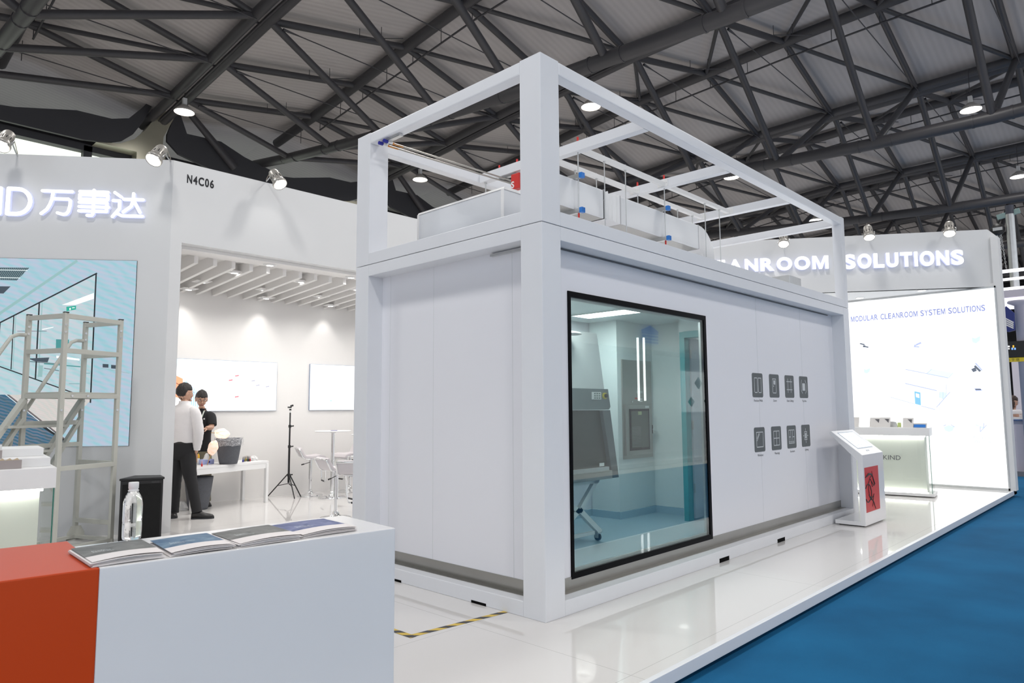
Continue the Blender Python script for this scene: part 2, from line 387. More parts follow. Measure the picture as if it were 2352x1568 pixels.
# hall side wall with scooped panels, strip windows and flared column heads, one bay every 9 m
def P2(pts, y): return [V((x, y, z)) for x, z in pts]
SH = [(-.38, 11.99), (-.5, 11.6), (-.75, 10.9), (-1.0, 10.45), (-1.3, 10.14), (-1.75, 9.96), (-2.4, 9.86), (-4.4, 9.86)]
for k in range(-1, 8):
    x0 = 4.67 + 9.02 * k
    if k == -1: nm = 'wall_left_end'
    m = MB()
    left = [(x0 + .25 + a, z) for a, z in [(-.35, 11.9), (-.45, 11.6), (-.72, 10.95), (-1.0, 10.45), (-1.32, 10.14), (-1.75, 9.96), (-2.45, 9.86)]]
    right = [(x0 + .9 + b, z) for b, z in [(-.25, 11.9), (-.3, 11.6), (-.43, 11.2), (-.55, 10.8), (-.55, 10.55), (-.3, 10.35), (.6, 10.3)]]
    top = [(x0 - .5, 11.45), (x0 - .9, 10.95), (x0 - 1.4, 10.78), (x0 - 2.4, 10.75), (x0 - 4.0, 10.35)]
    m.prism(P2([left[0]] + left[1:] + [(x0 - 4.4, 9.86), (x0 - 4.4, 10.3)] + top[::-1] + [(x0 - .2, 11.9)], 21.4), (0, .12, 0))
    m.prism(P2([right[0], (x0 + 1.0, 11.0), (x0 + 2.2, 11.05), (x0 + 3.1, 10.7), (x0 + 4.62, 10.35), (x0 + 4.62, 9.86), (x0 + 2.0, 9.9), (x0 + .75, 10.2)] + right[4:1:-1], 21.5), (0, .12, 0))
    m.box((x0 - 4.4, 22.3, -.1), (x0 + 4.62, 22.6, 8.3)); m.box((x0 - 4.4, 22.3, 9.75), (x0 + 4.62, 22.6, 10.3))
    for q in (-1.88, 1.5, 4.4): m.box((x0 + q - .12, 22.0, 8.2), (x0 + q + .12, 22.3, 9.9))
    m.box((x0 - 4.4, 22.0, 9.72), (x0 + 4.62, 22.3, 9.95))
    m.box((x0 + .55 - .0, 22.0, -.1), (x0 + .75, 22.3, 9))
    m.build('wall_back', M['hall_wall'])['kind'] = 'structure'
    cp = MB(); cp.prism(P2([(x0 + .15, 11.85), (x0 + .68, 11.9), (x0 + .5, 11.33), (x0 + .22, 10.65), (x0 + .2, 10.3), (x0 + .3, 9.95), (x0 + .3, 8), (x0 - .6, 8), (x0 - .6, 9.9), (x0 - 1.8, 9.9), (x0 - 1.1, 10.05), (x0 - .68, 10.32), (x0 - .38, 10.7), (x0 - .15, 11.1)], 21.45), (0, .5, 0))
    cp.build('trim_1', M['capital'], )['kind'] = 'structure'
    wd = MB(); wd.box((x0 - 4.4, 22.42, 8.3), (x0 + 4.62, 22.44, 9.75))
    wo = wd.build('window_1', M['day']); wo['kind'] = 'structure'
    fr = MB()
    fr.box((x0 - 4.4, 22.34, 8.98), (x0 + 4.62, 22.37, 9.02))
    fr.build('window_frame', M['hall_wall'], wo)
    br = MB(); br.tube((x0 + .75, 21.3, 11.9), (x0 + 2.7, 21.4, 10.15), .11, 10, r2=.15)
    br.build('trim_2', M['dark_steel'])['kind'] = 'structure'
MB().box((-14, 27, -.1), (78, 27.2, 13)).build('wall_back', mat('outer_wall_grey', (.30, .29, .28), .7))['kind'] = 'structure'
MB().box((75, -24, -.1), (75.3, 24, 14)).build('wall_right', M['hall_wall'])['kind'] = 'structure'
MB().box((-14.3, 5, -.1), (-14, 24, 14)).build('wall_left', M['hall_wall'])['kind'] = 'structure'

# high-bay lamps hanging from the trusses
def high_bay(x, y, z, label):
    t = root('high_bay_lamp', (x, y, z), label, 'lamp', 'high-bay lamps hanging from the roof')
    m = MB(); m.lathe((x, y, z), [(.30, 0), (.305, .015), (.26, .09), (.17, .17), (.11, .21), (.10, .23), (0, .23)], 28); m.build('shade', M['white_shade'], t)
    MB().lathe((x, y, z + .01), [(.285, 0), (.0, .0)], 28).build('lens', M['lamp_face'], t)
    MB().box((x - .06, y - .06, z + .23), (x + .06, y + .06, z + .46)).build('ballast_box', M['white'], t, bevel=.008)
    MB().tube((x, y, z + .46), (x, y, interp(y, ZV)), .012, 6).build('hanger', M['dark_steel'], t)
    return t
M['white_shade'] = mat('pale_lamp_shade', (.62, .58, .54), .4)
LAMPS = [(423, 250, 'round white high-bay lamp hanging above the booth wall marked N4C06'), (965, 405, 'small high-bay lamp seen through the frame tower, left opening'),
         (1357, 238, 'high-bay lamp just right of the near tower post, under the top rail'), (2230, 245, 'high-bay lamp high at the upper right, under the trusses'),
         (2340, 398, 'high-bay lamp cut by the right edge of the picture'), (1872, 498, 'tiny high-bay lamp close to the far top corner of the tower'), (1680, 400, 'small high-bay lamp partly behind the top rail of the tower')]
for u, v, lb in LAMPS:
    p = at(u, v + 8, (0, 0, 10.72), (0, 0, 1)); high_bay(p.x, p.y, 10.72, lb)
for i_, (hx, hy) in enumerate(HIGH_BAY):
    p = V((hx, hy, 10.7)) - CP; dd = p.dot(CF)
    if dd < 1 or (abs(p.dot(CR) / dd) < .76 and abs(p.dot(CU) / dd) < .52): continue
    high_bay(hx, hy, 10.72, 'high-bay lamp of the hall grid, outside the picture')

# ---------------------------------------------------------------- booth platform
pl = root('booth_platform', (0, 3, -.1), 'low glossy white booth platform with a thin white edge above the blue carpet', 'platform')
MB().box((-5.5, -.965, -.06), (10.1, 7.5, 0)).build('platform_top', M['tiles'], pl)
m = MB(); m.box((-5.5, -1.0, -.066), (10.35, -.965, .002)); m.build('edge_trim', M['frame'], pl, bevel=.003)
m = MB(); m.box((10.1, -1.0, -.066), (10.35, -.60, .0)); m.build('corner_plate', M['white'], pl, bevel=.003)
MB().box((-5.4, -.90, -.1), (10.2, 7.4, -.06)).build('plinth', M['void'], pl)  # near-black colour paints in the shadow gap under the platform edge

# ---------------------------------------------------------------- booth walls
HB, SOF = 4.236, 3.285
YW = 5.22
LD = V((-.7816, .6238, 0)); LN = V((-.6238, -.7816, 0)); L0 = V((-.5, YW, 0))
def lw(s, z, off=0): return L0 + LD * s + V((0, 0, z)) + LN * off
m = MB(); m.prism([lw(0, 0), lw(5.2, 0), lw(5.2, HB), lw(0, HB)], -LN * .12)
m.build('wall_left', M['booth'])['kind'] = 'structure'
m = MB()
m.box((-.5, YW, 0), (-.375, YW + .14, HB)); m.box((-.375, YW, SOF), (6.2, YW + .14, HB)); m.box((5.6, YW, 0), (6.2, YW + .14, SOF))
m.build('wall_front', M['booth'])['kind'] = 'structure'
# room behind the front wall
m = MB(); m.box((-.62, 7.35, 0), (6.2, 7.47, SOF + .3)); m.build('wall_back', M['room'])['kind'] = 'structure'
m = MB(); m.box((-.62, YW + .14, 0), (-.5, 7.35, SOF + .3)); m.build('wall_side', M['room'])['kind'] = 'structure'
m = MB(); m.box((6.2, YW, 0), (6.32, 7.47, HB)); m.build('wall_end', M['room'])['kind'] = 'structure'
m = MB(); m.box((-.5, YW + .14, SOF), (6.2, 7.35, SOF + .05)); m.build('ceiling', M['room'])['kind'] = 'structure'
cg = root('slatted_ceiling_grid', (2.5, 6.2, 3.07), 'white slatted ceiling of parallel boards above the meeting corner', 'ceiling grid')
m = MB(); m.box((-.375, YW + .14, 3.245), (5.6, YW + .42, 3.284)); m.build('front_board', M['room'], cg)
for i in range(24):
    x = -.30 + .235 * i
    a, b = V((x, YW + .42, 3.285)), V((x, 7.35, 3.285))
    m = MB(); m.prism([a + V((0, 0, -.13)), V((x, 7.35, 3.05)), V((x, 7.35, 3.285)), a], (.048, 0, 0)); m.build('slat', M['room'], cg)
DL = [(3.6, 5.5, 3.24), (4.6, 6.3, 3.15), (3.4, 6.5, 3.13), (.85, 5.5, 3.24), (2.09, 5.5, 3.24), (.59, 5.97, 3.17), (1.57, 5.97, 3.17), (2.5, 5.97, 3.17), (.46, 6.7, 3.12), (1.38, 6.7, 3.12), (2.32, 6.7, 3.12), (.45, 7.13, 3.07), (1.62, 7.13, 3.07), (2.76, 7.13, 3.07)]
DLN = ['downlight on the front board hidden behind the tower', 'downlight at the far right of the slatted ceiling', 'downlight beyond the tower post in the slatted ceiling', 'first recessed downlight on the front board of the slatted ceiling', 'second recessed downlight on the front board, beside the tower post', 'downlight in the second row, nearest the left jamb', 'downlight in the second row, middle', 'downlight in the second row, cut by the tower post',
       'downlight in the third row, left', 'downlight in the third row, middle', 'downlight in the third row, right', 'wall-washing downlight left, above the lit screen', 'wall-washing downlight in the middle of the back wall', 'wall-washing downlight right, above the smaller screen']
for (x, y, z), lb in zip(DL, DLN):
    t = root('downlight', (x, y, z), 'white ' + lb, 'downlight', 'downlights in the slatted ceiling')
    m = MB(); m.lathe((x, y, z), [(.045, -.012), (.085, -.004), (.088, .004), (.088, .02), (.045, .02)], 20); m.build('trim_ring', M['white'], t)
    m = MB(); m.box((x - .105, y - .1, z + .004), (x + .105, y + .1, z + .012)); m.build('mounting_board', M['room'], t)
    MB().lathe((x, y, z - .008), [(.046, 0), (0, 0)], 16).build('lens', M['lamp_face'], t)
    wall = y > 7
    light('SPOT', (x, y - .0, z - .04), 8 if wall else 25, (1, .965, .92), .05, aim=(0, .25 if wall else 0, -1), angle=75 if wall else 150, blend=.8)

htext('booth_number', 'N4C06', (-.345, YW, 4.003), (1, 0, 0), (0, 0, 1), .103, .315, M['text_dark'], bold=.034)
o = bpy.data.objects['booth_number']; tag(o, 'black booth number N4C06 on the upper corner of the white wall', 'lettering')

# lit letters on the left wall
def strokes(name, chars, o, xd, scale, th, label, cat='lit sign', group=None):
    """rounded tube-like lit strokes, each char a list of polylines in a 100x100 box"""
    nd = LN
    m = MB()
    for pts in chars:
        P = [o + xd * (x * scale) + V((0, 0, (100 - y) * scale)) for x, y in pts]
        for off, r, mi in ((.045, th, 0), (.02, th * 1.0, 1)):
            for a, b in zip(P, P[1:]):
                d = (b - a).normalized(); w = d.cross(nd).normalized() * r
                m.prism([a + w + nd * .004, b + w + nd * .004, b - w + nd * .004, a - w + nd * .004] if mi else [a + w + nd * .04, b + w + nd * .04, b - w + nd * .04, a - w + nd * .04], nd * (.036 if mi else .006), mi)
            for p in P:
                ring = [p + (xd * math.cos(t * math.pi / 8) + V((0, 0, 1)) * math.sin(t * math.pi / 8)) * r for t in range(16)]
                m.prism([q + nd * (.004 if mi else .04) for q in ring], nd * (.036 if mi else .006), mi)
    ob = m.build(name, [M['lit_white'], M['lit_side']]); tag(ob, label, cat, group)
xd = -LD
def arc(cx, cy, rx, ry, a0, a1, n=8): return [(cx + rx * math.cos(math.radians(a0 + (a1 - a0) * i / n)), cy + ry * math.sin(math.radians(a0 + (a1 - a0) * i / n))) for i in range(n + 1)]
WAN = [[(6, 8), (94, 8)], [(38, 8), (35, 40), (30, 58), (22, 76), (6, 92)], [(36, 36), (84, 36), (90, 42), (90, 60), (86, 82), (80, 91), (70, 93), (54, 88)]]
SHI = [[(6, 6), (94, 6)], [(6, 18), (94, 18), (94, 34), (6, 34), (6, 18)], [(6, 46), (92, 46), (92, 78), (6, 78)], [(6, 62), (98, 62)], [(50, 0), (50, 88), (46, 94), (32, 94)]]
DA = [[(10, 6), (30, 22)], [(6, 36), (26, 36), (26, 66), (6, 96)], [(16, 82), (34, 92), (98, 92)], [(38, 30), (98, 30)], [(68, 8), (68, 30), (62, 56), (38, 78)], [(68, 32), (90, 78)]]
GS = 'lit characters on the left booth wall'
def spos(u): return at(u, 470, lw(0, 0, 0), LN)
zt, hh = 3.835, .31
for nm, ch, u0, u1 in (('wan', WAN, 96, 173), ('shi', SHI, 182, 255), ('da', DA, 259, 333)):
    a, b = spos(u0), spos(u1); w = (V((b.x, b.y, 0)) - V((a.x, a.y, 0))).length
    sc = w / 100; o = V((a.x, a.y, zt - 100 * sc))
    chars = [[(x, y * (hh / w)) for x, y in p] for p in ch]
    o = V((a.x, a.y, zt - 100 * sc))
    strokes('lit_character', chars, o, xd, sc, .0165, {'wan': 'glowing white Chinese character wan, first of the three on the left wall', 'shi': 'glowing white Chinese character shi, middle one with many bars', 'da': 'glowing white Chinese character da, last one by the wall corner'}[nm], group=GS)
a = spos(23); o = V((a.x, a.y, zt - hh * 1.0))
sc = .0031
Dp = [[(0, 4), (0, 96), (30, 96)] + [(30 + 44 * math.sin(math.radians(t)), 50 + 46 * math.cos(math.radians(t))) for t in range(0, 181, 18)] + [(0, 4)]]
strokes('lit_letter', [[(x, y) for x, y in p] for p in Dp], o, xd, sc, .021, 'glowing white letter D before the Chinese characters', group='lit Latin letters on the left booth wall')
for ch, dx, lb in (([(0, 96), (0, 4), (66, 96), (66, 4)], -.205, 'glowing white letter N cut by the left edge of the picture'), ([(0, 4), (0, 96)], -.31, 'glowing white letter I outside the left edge of the picture')):
    strokes('lit_letter', [ch], V((spos(5).x, spos(5).y, zt - hh)) + xd * dx, xd, sc, .021, lb, group='lit Latin letters on the left booth wall')

# ---------------------------------------------------------------- LED video wall
def moire(name, c1, c2, c3, scale, k=1.0, rot=.9):
    m, nt, b = nodes_of(name); L = nt.links
    tc = nt.nodes.new('ShaderNodeTexCoord'); mp = nt.nodes.new('ShaderNodeMapping'); mp.inputs['Rotation'].default_value = (0, rot, .3)
    L.new(tc.outputs['Object'], mp.inputs[0])
    wv = nt.nodes.new('ShaderNodeTexWave'); wv.inputs['Scale'].default_value = scale; wv.inputs['Distortion'].default_value = 6.0; wv.inputs['Detail'].default_value = 3; wv.inputs['Detail Scale'].default_value = 1.2
    wv.bands_direction = 'X'; L.new(mp.outputs[0], wv.inputs[0])
    n = nt.nodes.new('ShaderNodeTexNoise'); n.inputs['Scale'].default_value = 1.7; n.inputs['Detail'].default_value = 3; L.new(tc.outputs['Object'], n.inputs[0])
    cr = nt.nodes.new('ShaderNodeValToRGB'); cr.color_ramp.elements[0].color = (*c1, 1); cr.color_ramp.elements[1].color = (*c3, 1)
    e = cr.color_ramp.elements.new(.5); e.color = (*c2, 1)
    ad = nt.nodes.new('ShaderNodeMath'); ad.operation = 'MULTIPLY_ADD'; ad.inputs[1].default_value = .42; L.new(wv.outputs['Fac'], ad.inputs[0])
    m2 = nt.nodes.new('ShaderNodeMath'); m2.operation = 'MULTIPLY'; m2.inputs[1].default_value = .62; L.new(n.outputs[0], m2.inputs[0]); L.new(m2.outputs[0], ad.inputs[2])
    L.new(ad.outputs[0], cr.inputs[0]); b.inputs['Base Color'].default_value = (.02, .02, .02, 1); b.inputs['Roughness'].default_value = .6
    w2 = nt.nodes.new('ShaderNodeTexWave'); w2.inputs['Scale'].default_value = scale * 2.7; w2.inputs['Distortion'].default_value = 3; w2.bands_direction = 'Z'
    mp2 = nt.nodes.new('ShaderNodeMapping'); mp2.inputs['Rotation'].default_value = (.2, -.5, .1); L.new(tc.outputs['Object'], mp2.inputs[0]); L.new(mp2.outputs[0], w2.inputs[0])
    n3 = nt.nodes.new('ShaderNodeTexNoise'); n3.inputs['Scale'].default_value = 3.5; L.new(mp.outputs[0], n3.inputs[0])
    mu = nt.nodes.new('ShaderNodeMath'); mu.operation = 'MULTIPLY'; L.new(w2.outputs['Fac'], mu.inputs[0]); L.new(n3.outputs[0], mu.inputs[1])
    m4 = nt.nodes.new('ShaderNodeMath'); m4.operation = 'MULTIPLY'; m4.inputs[1].default_value = .75; L.new(mu.outputs[0], m4.inputs[0])
    mx = nt.nodes.new('ShaderNodeMix'); mx.data_type = 'RGBA'; L.new(m4.outputs[0], mx.inputs[0]); L.new(cr.outputs[0], mx.inputs[6]); mx.inputs[7].default_value = (*[min(1, c * .5 + d) for c, d in zip(c3, (.40, .30, .36))], 1)
    L.new(mx.outputs[2], b.inputs['Emission Color']); b.inputs['Emission Strength'].default_value = k
    return m
scr_m = [moire('screen_teal', srgb(138, 210, 218), srgb(170, 214, 228), srgb(196, 206, 230), 2.6, k=.86),
         moire('screen_beige', srgb(188, 205, 200), srgb(205, 203, 195), srgb(216, 208, 205), 6),
         moire('screen_floor', srgb(15, 90, 130), srgb(35, 110, 140), srgb(70, 95, 100), 4, k=.8),
         emis('screen_black', srgb(18, 24, 28)), emis('screen_grey', srgb(130, 165, 165)), emis('screen_brown', srgb(95, 88, 88)),
         moire('screen_window', srgb(150, 208, 214), srgb(182, 218, 224), srgb(210, 216, 224), 3, k=.9), emis('screen_teal_dark', srgb(60, 130, 130)), emis('screen_bright', srgb(232, 240, 240)),
         emis('screen_vent', srgb(55, 66, 76)), emis('screen_green', srgb(30, 150, 130))]
led = root('video_wall', lw(1.6, .96), 'large LED video wall showing a teal laboratory corridor behind a ladder', 'screen')
S0, S1, Z0, Z1 = .345, 4.4, .962, 3.043
m = MB(); m.prism([lw(S0, Z0, .002), lw(S1, Z0, .002), lw(S1, Z1, .002), lw(S0, Z1, .002)], LN * .008); m.build('housing', M['blackgloss'], led)
m = MB(); LO = [.0105]
def sp(u, v):
    p = at(u, v, lw(0, 0, .011), LN); s = (p - L0).dot(LD); return (s, p.z)
def spoly(pts, mi, raw=False):
    LO[0] += .0002
    q = []
    for u, v in pts:
        s, z = (u, v) if raw else sp(u, v); q.append((min(max(s, S0 + .002), S1 - .002), min(max(z, Z0 + .002), Z1 - .002)))
    m.poly([lw(s, z, LO[0]) for s, z in q], mi)
def sline(p, q, w, mi):
    p, q = V((*p, 0)), V((*q, 0)); d = (q - p).normalized(); n = V((-d.y, d.x, 0)) * w / 2
    spoly([(a.x, a.y) for a in (p + n, q + n, q - n, p - n)], mi)
c2 = lambda x, y: (x / 4.9, 580 + y / 4.9); c3 = lambda x, y: (x / 5.228, 820 + y / 5.228)
spoly([(S0, Z0), (S1, Z0), (S1, Z1), (S0, Z1)], 0, raw=True)
EX = -420
spoly([c3(0, 130), c3(1085, 495), c3(1085, 520), c3(690, 1040 * .9), c3(0, 380), (EX, 640), (EX, 560)], 1)
spoly([c3(0, 380), c3(860, 1045), (160, 1100), (EX, 1100), (EX, 655)], 2)
sline(c3(0, 375), c3(860, 1050), 3.2, 5); sline(c3(0, 395), c3(820, 1040), 1.2, 8); sline(c3(450, 790), c3(830, 1040), 5, 3)
sline(c2(-10, 690), c2(870, 88), 6.5, 4)
spoly([c2(1080, 250), c2(1040, 1600), c3(980, 440), c3(0, 115), (EX, 590), (EX, 905), c2(0, 790)], 6)
spoly([c2(-300, 165), c2(330, 170), c2(190, 312), c2(-300, 300)], 9); spoly([c2(-300, 375), c2(120, 380), c2(40, 460), c2(-300, 455)], 9)
sline(c2(-300, 190), c2(310, 200), 1.6, 8); sline(c2(-300, 275), c2(230, 285), 1.6, 8)
for i in range(18): sline(c2(-60 + i * 22, 168), c2(-150 + i * 22, 306), .8, 4)
sline(c2(1095, 232), c2(0, 790), 3.2, 3); sline(c2(1085, 235), c2(1020, 1690), 3.4, 3); sline(c3(1085, 500), c3(0, 112), 2.6, 3)
sline(c2(446, 560), c2(402, 1420), 3.4, 3); sline(c2(160, 705), c2(128, 1315), 2.4, 3); sline(c2(8, 780), c2(-30, 1260), 2, 3)
sline(c2(478, 560), c2(436, 1400), 2.2, 4); sline(c2(182, 705), c2(148, 1310), 1.6, 4)
spoly([c2(750, 610), c2(860, 598), c2(858, 640), c2(752, 660)], 10)
spoly([c2(785, 625), c2(800, 622), c2(800, 645), c2(785, 648)], 8); spoly([c2(815, 618), c2(845, 616), c2(845, 624), c2(815, 626)], 8)
spoly([c2(635, 975), c2(780, 980), c2(778, 1092), c2(632, 1088)], 7)
spoly([c2(700, 590), c2(1060, 455), c2(1060, 520), c2(850, 590)], 8); spoly([c2(480, 860), c2(610, 835), c2(600, 845), c2(480, 870)], 8)
spoly([c2(340, 1190), c2(560, 1180), c2(540, 1235), c2(400, 1225), c2(340, 1200)], 9); sline(c2(500, 1250), c2(910, 1284), 2.4, 7); sline(c2(330, 1225), c2(700, 1255), 1.2, 3)
sline(c2(500, 1300), c2(670, 1330), 1.4, 9); spoly([c2(440, 1265), c2(490, 1270), c2(480, 1400), c2(430, 1395)], 4); sline(c2(200, 885), c2(530, 884), 1, 9)
spoly([c2(640, 1160), c2(900, 1195), c2(900, 1215), c2(640, 1185)], 8); sline(c2(780, 1475), c2(900, 1475), 1, 7); sline(c2(960, 1357), c2(1020, 1357), 1, 7)
spoly([c2(1160, 1252), c2(1225, 1256), c2(1225, 1295), c2(1160, 1292)], 9); spoly([c2(1255, 1263), c2(1310, 1267), c2(1310, 1308), c2(1255, 1303)], 9)
sline(c2(1145, 1300), c2(1460, 1358), 1.2, 4)
for i in range(1, 7): sline((S0, 0), (S0, .01), .1, 0) if False else None
m.build('picture', scr_m, led)

# ---------------------------------------------------------------- fascia of the right wall + lightbox
RD = V((-.5501, .8351, 0)); RN = V((-.8351, -.5501, 0)); R0 = V((10.1, -.88, 0))
def rw(s, z, off=0): return R0 + RD * s + V((0, 0, z)) + RN * off
m = MB(); m.prism([rw(-.15, SOF), rw(7.25, SOF), rw(7.25, HB), rw(-.02, HB), rw(-.15, HB - .12)], -RN * .12)
m.prism([V((10.1, -1.0, SOF)), V((10.2, -1.0, SOF)), V((10.2, 5.2, SOF)), V((6.2, 5.2, SOF)), V((10.1, -.84, SOF))], (0, 0, .05))
m.box((10.16, -1.03, 0), (10.30, 5.3, HB - .14))
m.box((10.08, -1.03, 0), (10.16, -.955, SOF)); m.box((10.08, -1.03, SOF), (10.3, -.93, HB - .14))
m.build('wall_right', M['booth'])['kind'] = 'structure'
def rpos(u, off=.0): return at(u, 560, rw(0, 0, off), RN)
def rtext(s, u0, u1, ztop, zbot, lb):
    a, b = rpos(u0), rpos(u1); w = (V((b.x, b.y)) - V((a.x, a.y))).length; h = ztop - zbot
    xd2 = -RD
    a = V((a.x, a.y, zbot))
    o = htext('lit_letters', s, a + RN * .005, xd2, (0, 0, 1), h, w, M['lit_side'], bold=.045, depth=.02)
    tag(o, lb, 'lit sign', 'lit words on the right booth fascia')
    f = htext('letter_face', s, a + RN * .046, xd2, (0, 0, 1), h, w, M['lit_white'], parent=o, bold=.042, depth=.003)
rtext('CLEANROOM', 1568, 1899, 3.905, 3.68, 'glowing white word CLEANROOM seen through the tower frame')
rtext('SOLUTIONS', 1934, 2208, 3.905, 3.66, 'glowing white word SOLUTIONS on the right fascia')

lbx = root('lightbox_wall', (10.1, 2, 0), 'full-height glowing white lightbox titled MODULAR CLEANROOM SYSTEM SOLUTIONS', 'lightbox')
m = MB(); YR, YL = -.955, 5.2
m.box((10.06, YR, 0), (10.16, YR + .02, SOF)); m.box((10.06, YR, 0), (10.16, YL, .035)); m.box((10.06, YR, SOF - .03), (10.16, YL, SOF))
m.build('aluminium_frame', M['galv'], lbx)
MB().box((10.1, YR + .02, .035), (10.155, YL, SOF - .03)).build('glowing_face', emis('lightbox_face', (.96, .985, 1), 1.18, sample=True), lbx)
X = 10.098
PR = MB()
def lp(u, v): p = at(u, v, (X, 0, 0), (1, 0, 0)); return (p.y, p.z)
LL = [0]
def lpoly(pts, mi, raw=False):
    LL[0] += .00025
    PR.poly([V((X - LL[0], *(p if raw else lp(*p)))) for p in pts], mi)
def lline(p, q, w, mi):
    p, q = V((*lp(*p), 0)), V((*lp(*q), 0)); d = (q - p).normalized(); n = V((-d.y, d.x, 0)) * w / 2
    lpoly([(a.x, a.y) for a in (p + n, q + n, q - n, p - n)], mi, raw=True)
d6 = lambda x, y: (1940 + x / 6.19, 680 + y / 6.19); d7 = lambda x, y: (1940 + x / 6.19, 900 + y / 6.19)
pm = [emis('print_pale_blue', srgb(205, 228, 245)), emis('print_blue_line', srgb(175, 185, 225)), emis('print_door_blue', srgb(125, 185, 255)), emis('print_roof', srgb(215, 232, 240)), emis('print_dark', srgb(90, 98, 112)), emis('print_faint', srgb(232, 236, 244)), emis('print_white', (1, 1, 1), 1.3)]
lpoly([d6(945, 978), d6(1240, 1035), d6(1170, 1098), d6(862, 1040)], 5); lpoly([d6(1240, 1035), d6(1545, 1090), d6(1478, 1163), d6(1170, 1098)], 3)
lline(d6(862, 1040), d6(1478, 1163), .012, 1); lline(d6(1240, 1035), d6(1170, 1098), .008, 1); lline(d6(1545, 1090), d6(1300, 1350), .006, 5); lline(d6(1478, 1163), d6(1545, 1090), .006, 1)
lline(d6(855, 1238), d6(1312, 1343), .016, 1); lline(d6(630, 1220), d6(1280, 1378), .006, 5); lline(d6(1280, 1378), d6(1478, 1180), .006, 5)
for q in (((660, 1270), (870, 1320)), ((870, 1320), (872, 1415)), ((872, 1415), (665, 1360)), ((665, 1360), (660, 1270)), ((765, 1300), (768, 1388))): lline(d6(*q[0]), d6(*q[1]), .006, 5)
lpoly([d6(992, 1350), d6(1078, 1368), d7(1085, 190), d7(1003, 168)], 2); lpoly([d6(1012, 1380), d6(1060, 1392), d7(1063, 84), d7(1016, 72)], 6)
lline(d7(642, 70), d7(1003, 172), .009, 1); lline(d7(1085, 196), d7(1290, 250), .012, 1); lline(d7(1305, 220), d7(1500, 0), .012, 1)
lpoly([d6(1350, 1352), d6(1445, 1370), d6(1445, 1415), d6(1400, 1465), d6(1350, 1440)], 0)
for x, a, b in ((1350, 1360, 1640), (1400, 1300, 1465), (1445, 1250, 1420)): lline(d6(x, a), d6(x, b), .007, 1)
def disc(cx, cy, r, mi, fn=d6, a0=0, a1=360):
    c = lp(*fn(cx, cy)); e = lp(*fn(cx + r, cy)); rr = abs(e[0] - c[0])
    lpoly([(c[0] + rr * math.cos(math.radians(a)), c[1] + rr * math.sin(math.radians(a))) for a in range(a0, a1, 15)], mi, raw=True)
disc(275, 715, 68, 5); lline(d6(218, 672), d6(285, 690), .02, 4); lline(d6(285, 715), d6(340, 726), .02, 4); lline(d6(280, 700), d6(280, 725), .04, 4)
disc(1878, 1020, 80, 5); lpoly([d6(1800, 1040), d6(1860, 1010), d6(1880, 1060), d6(1830, 1080)], 4); lline(d6(1860, 950), d6(1955, 1055), .02, 1); lline(d6(1850, 990), d6(1930, 1068), .03, 4)
for cx, cy, w, fn in ((1870, 620, 60, d6), (320, 1060, 45, d6)):
    lpoly([fn(cx - w, cy - w * .6), fn(cx - w * .2, cy - w * .35), fn(cx + w, cy - w * .9), fn(cx + w * .9, cy + w * .2), fn(cx, cy + w * .9), fn(cx - w * .9, cy + w * .6)], 0)
lline(d6(990, 705), d6(1090, 660), .03, 1); lline(d6(985, 718), d6(1065, 722), .02, 1); lpoly([d6(992, 655), d6(1020, 655), d6(1018, 690), d6(992, 690)], 5)
lline(d6(612, 645), d6(614, 728), .015, 5); lline(d6(1408, 610), d6(1410, 680), .01, 5)
lpoly([d6(1840, 1310), d6(1930, 1310), d6(1970, 1340), d6(1870, 1350)], 1); lline(d6(1860, 1325), d6(1940, 1325), .02, 4)
lpoly([d7(1410, 500), d7(1480, 470), d7(1560, 495), d7(1540, 550), d7(1490, 570), d7(1430, 545)], 0); lline(d7(1408, 482), d7(1448, 464), .012, 1); lline(d7(1512, 464), d7(1568, 498), .012, 1)
lline(d7(1862, 466), d7(1910, 482), .018, 0); lpoly([d7(1925, 485), d7(1980, 492), d7(1978, 518), d7(1930, 508)], 0); lline(d7(1980, 440), d7(1980, 515), .01, 1); lline(d7(1930, 565), d7(2020, 470), .01, 1); lline(d7(1930, 490), d7(1932, 568), .01, 1)
lline(d6(262, 1305), d6(270, 1355), .008, 5); lline(d6(262, 1355), d6(375, 1382), .01, 5); lline(d6(262, 1398), d6(330, 1418), .014, 5)
lline(d7(1550, 200), d7(1925, 202), .006, 5); lline(d7(1925, 202), d7(1935, 440), .006, 5)
PR.build('printed_drawing', pm, lbx)
a = lp(1955, 740); b = lp(2263, 711)
htext('title', 'MODULAR CLEANROOM SYSTEM SOLUTIONS', (X - .001, a[0], 2.893), (0, -1, 0), (0, 0, 1), .10, abs(a[0] - b[0]), emis('title_blue', srgb(128, 138, 195)), lbx, bold=.016)
fm = emis('caption_faint', srgb(222, 226, 238)); fm2 = emis('caption_blue', srgb(190, 196, 228))
for s, u, v, f_ in (('Four-sided\nEdge Panel', 268, 545, fm), ('Hollow Air\nReturn Panel', 655, 510, fm), ('"T" Type\nHanging Beam', 1022, 480, fm), ('Removable\nWall Panel', 1392, 452, fm), ('Arc Flush\nCorner', 1835, 412, fm), ('T-Shaped Wall\nPanel Connection', 1872, 838, fm),
                    ('Square Angle', 300, 1170, fm), ('Cleanroom\nPanel', 1915, 1455, fm2), ('The Window\nOn The Panel', 322, 1485, fm)):
    y, z = lp(*d6(u, v)); text('caption', s, (X, y, z - .02), (0, -1, 0), (0, 0, 1), .062, f_, lbx, align='CENTER')
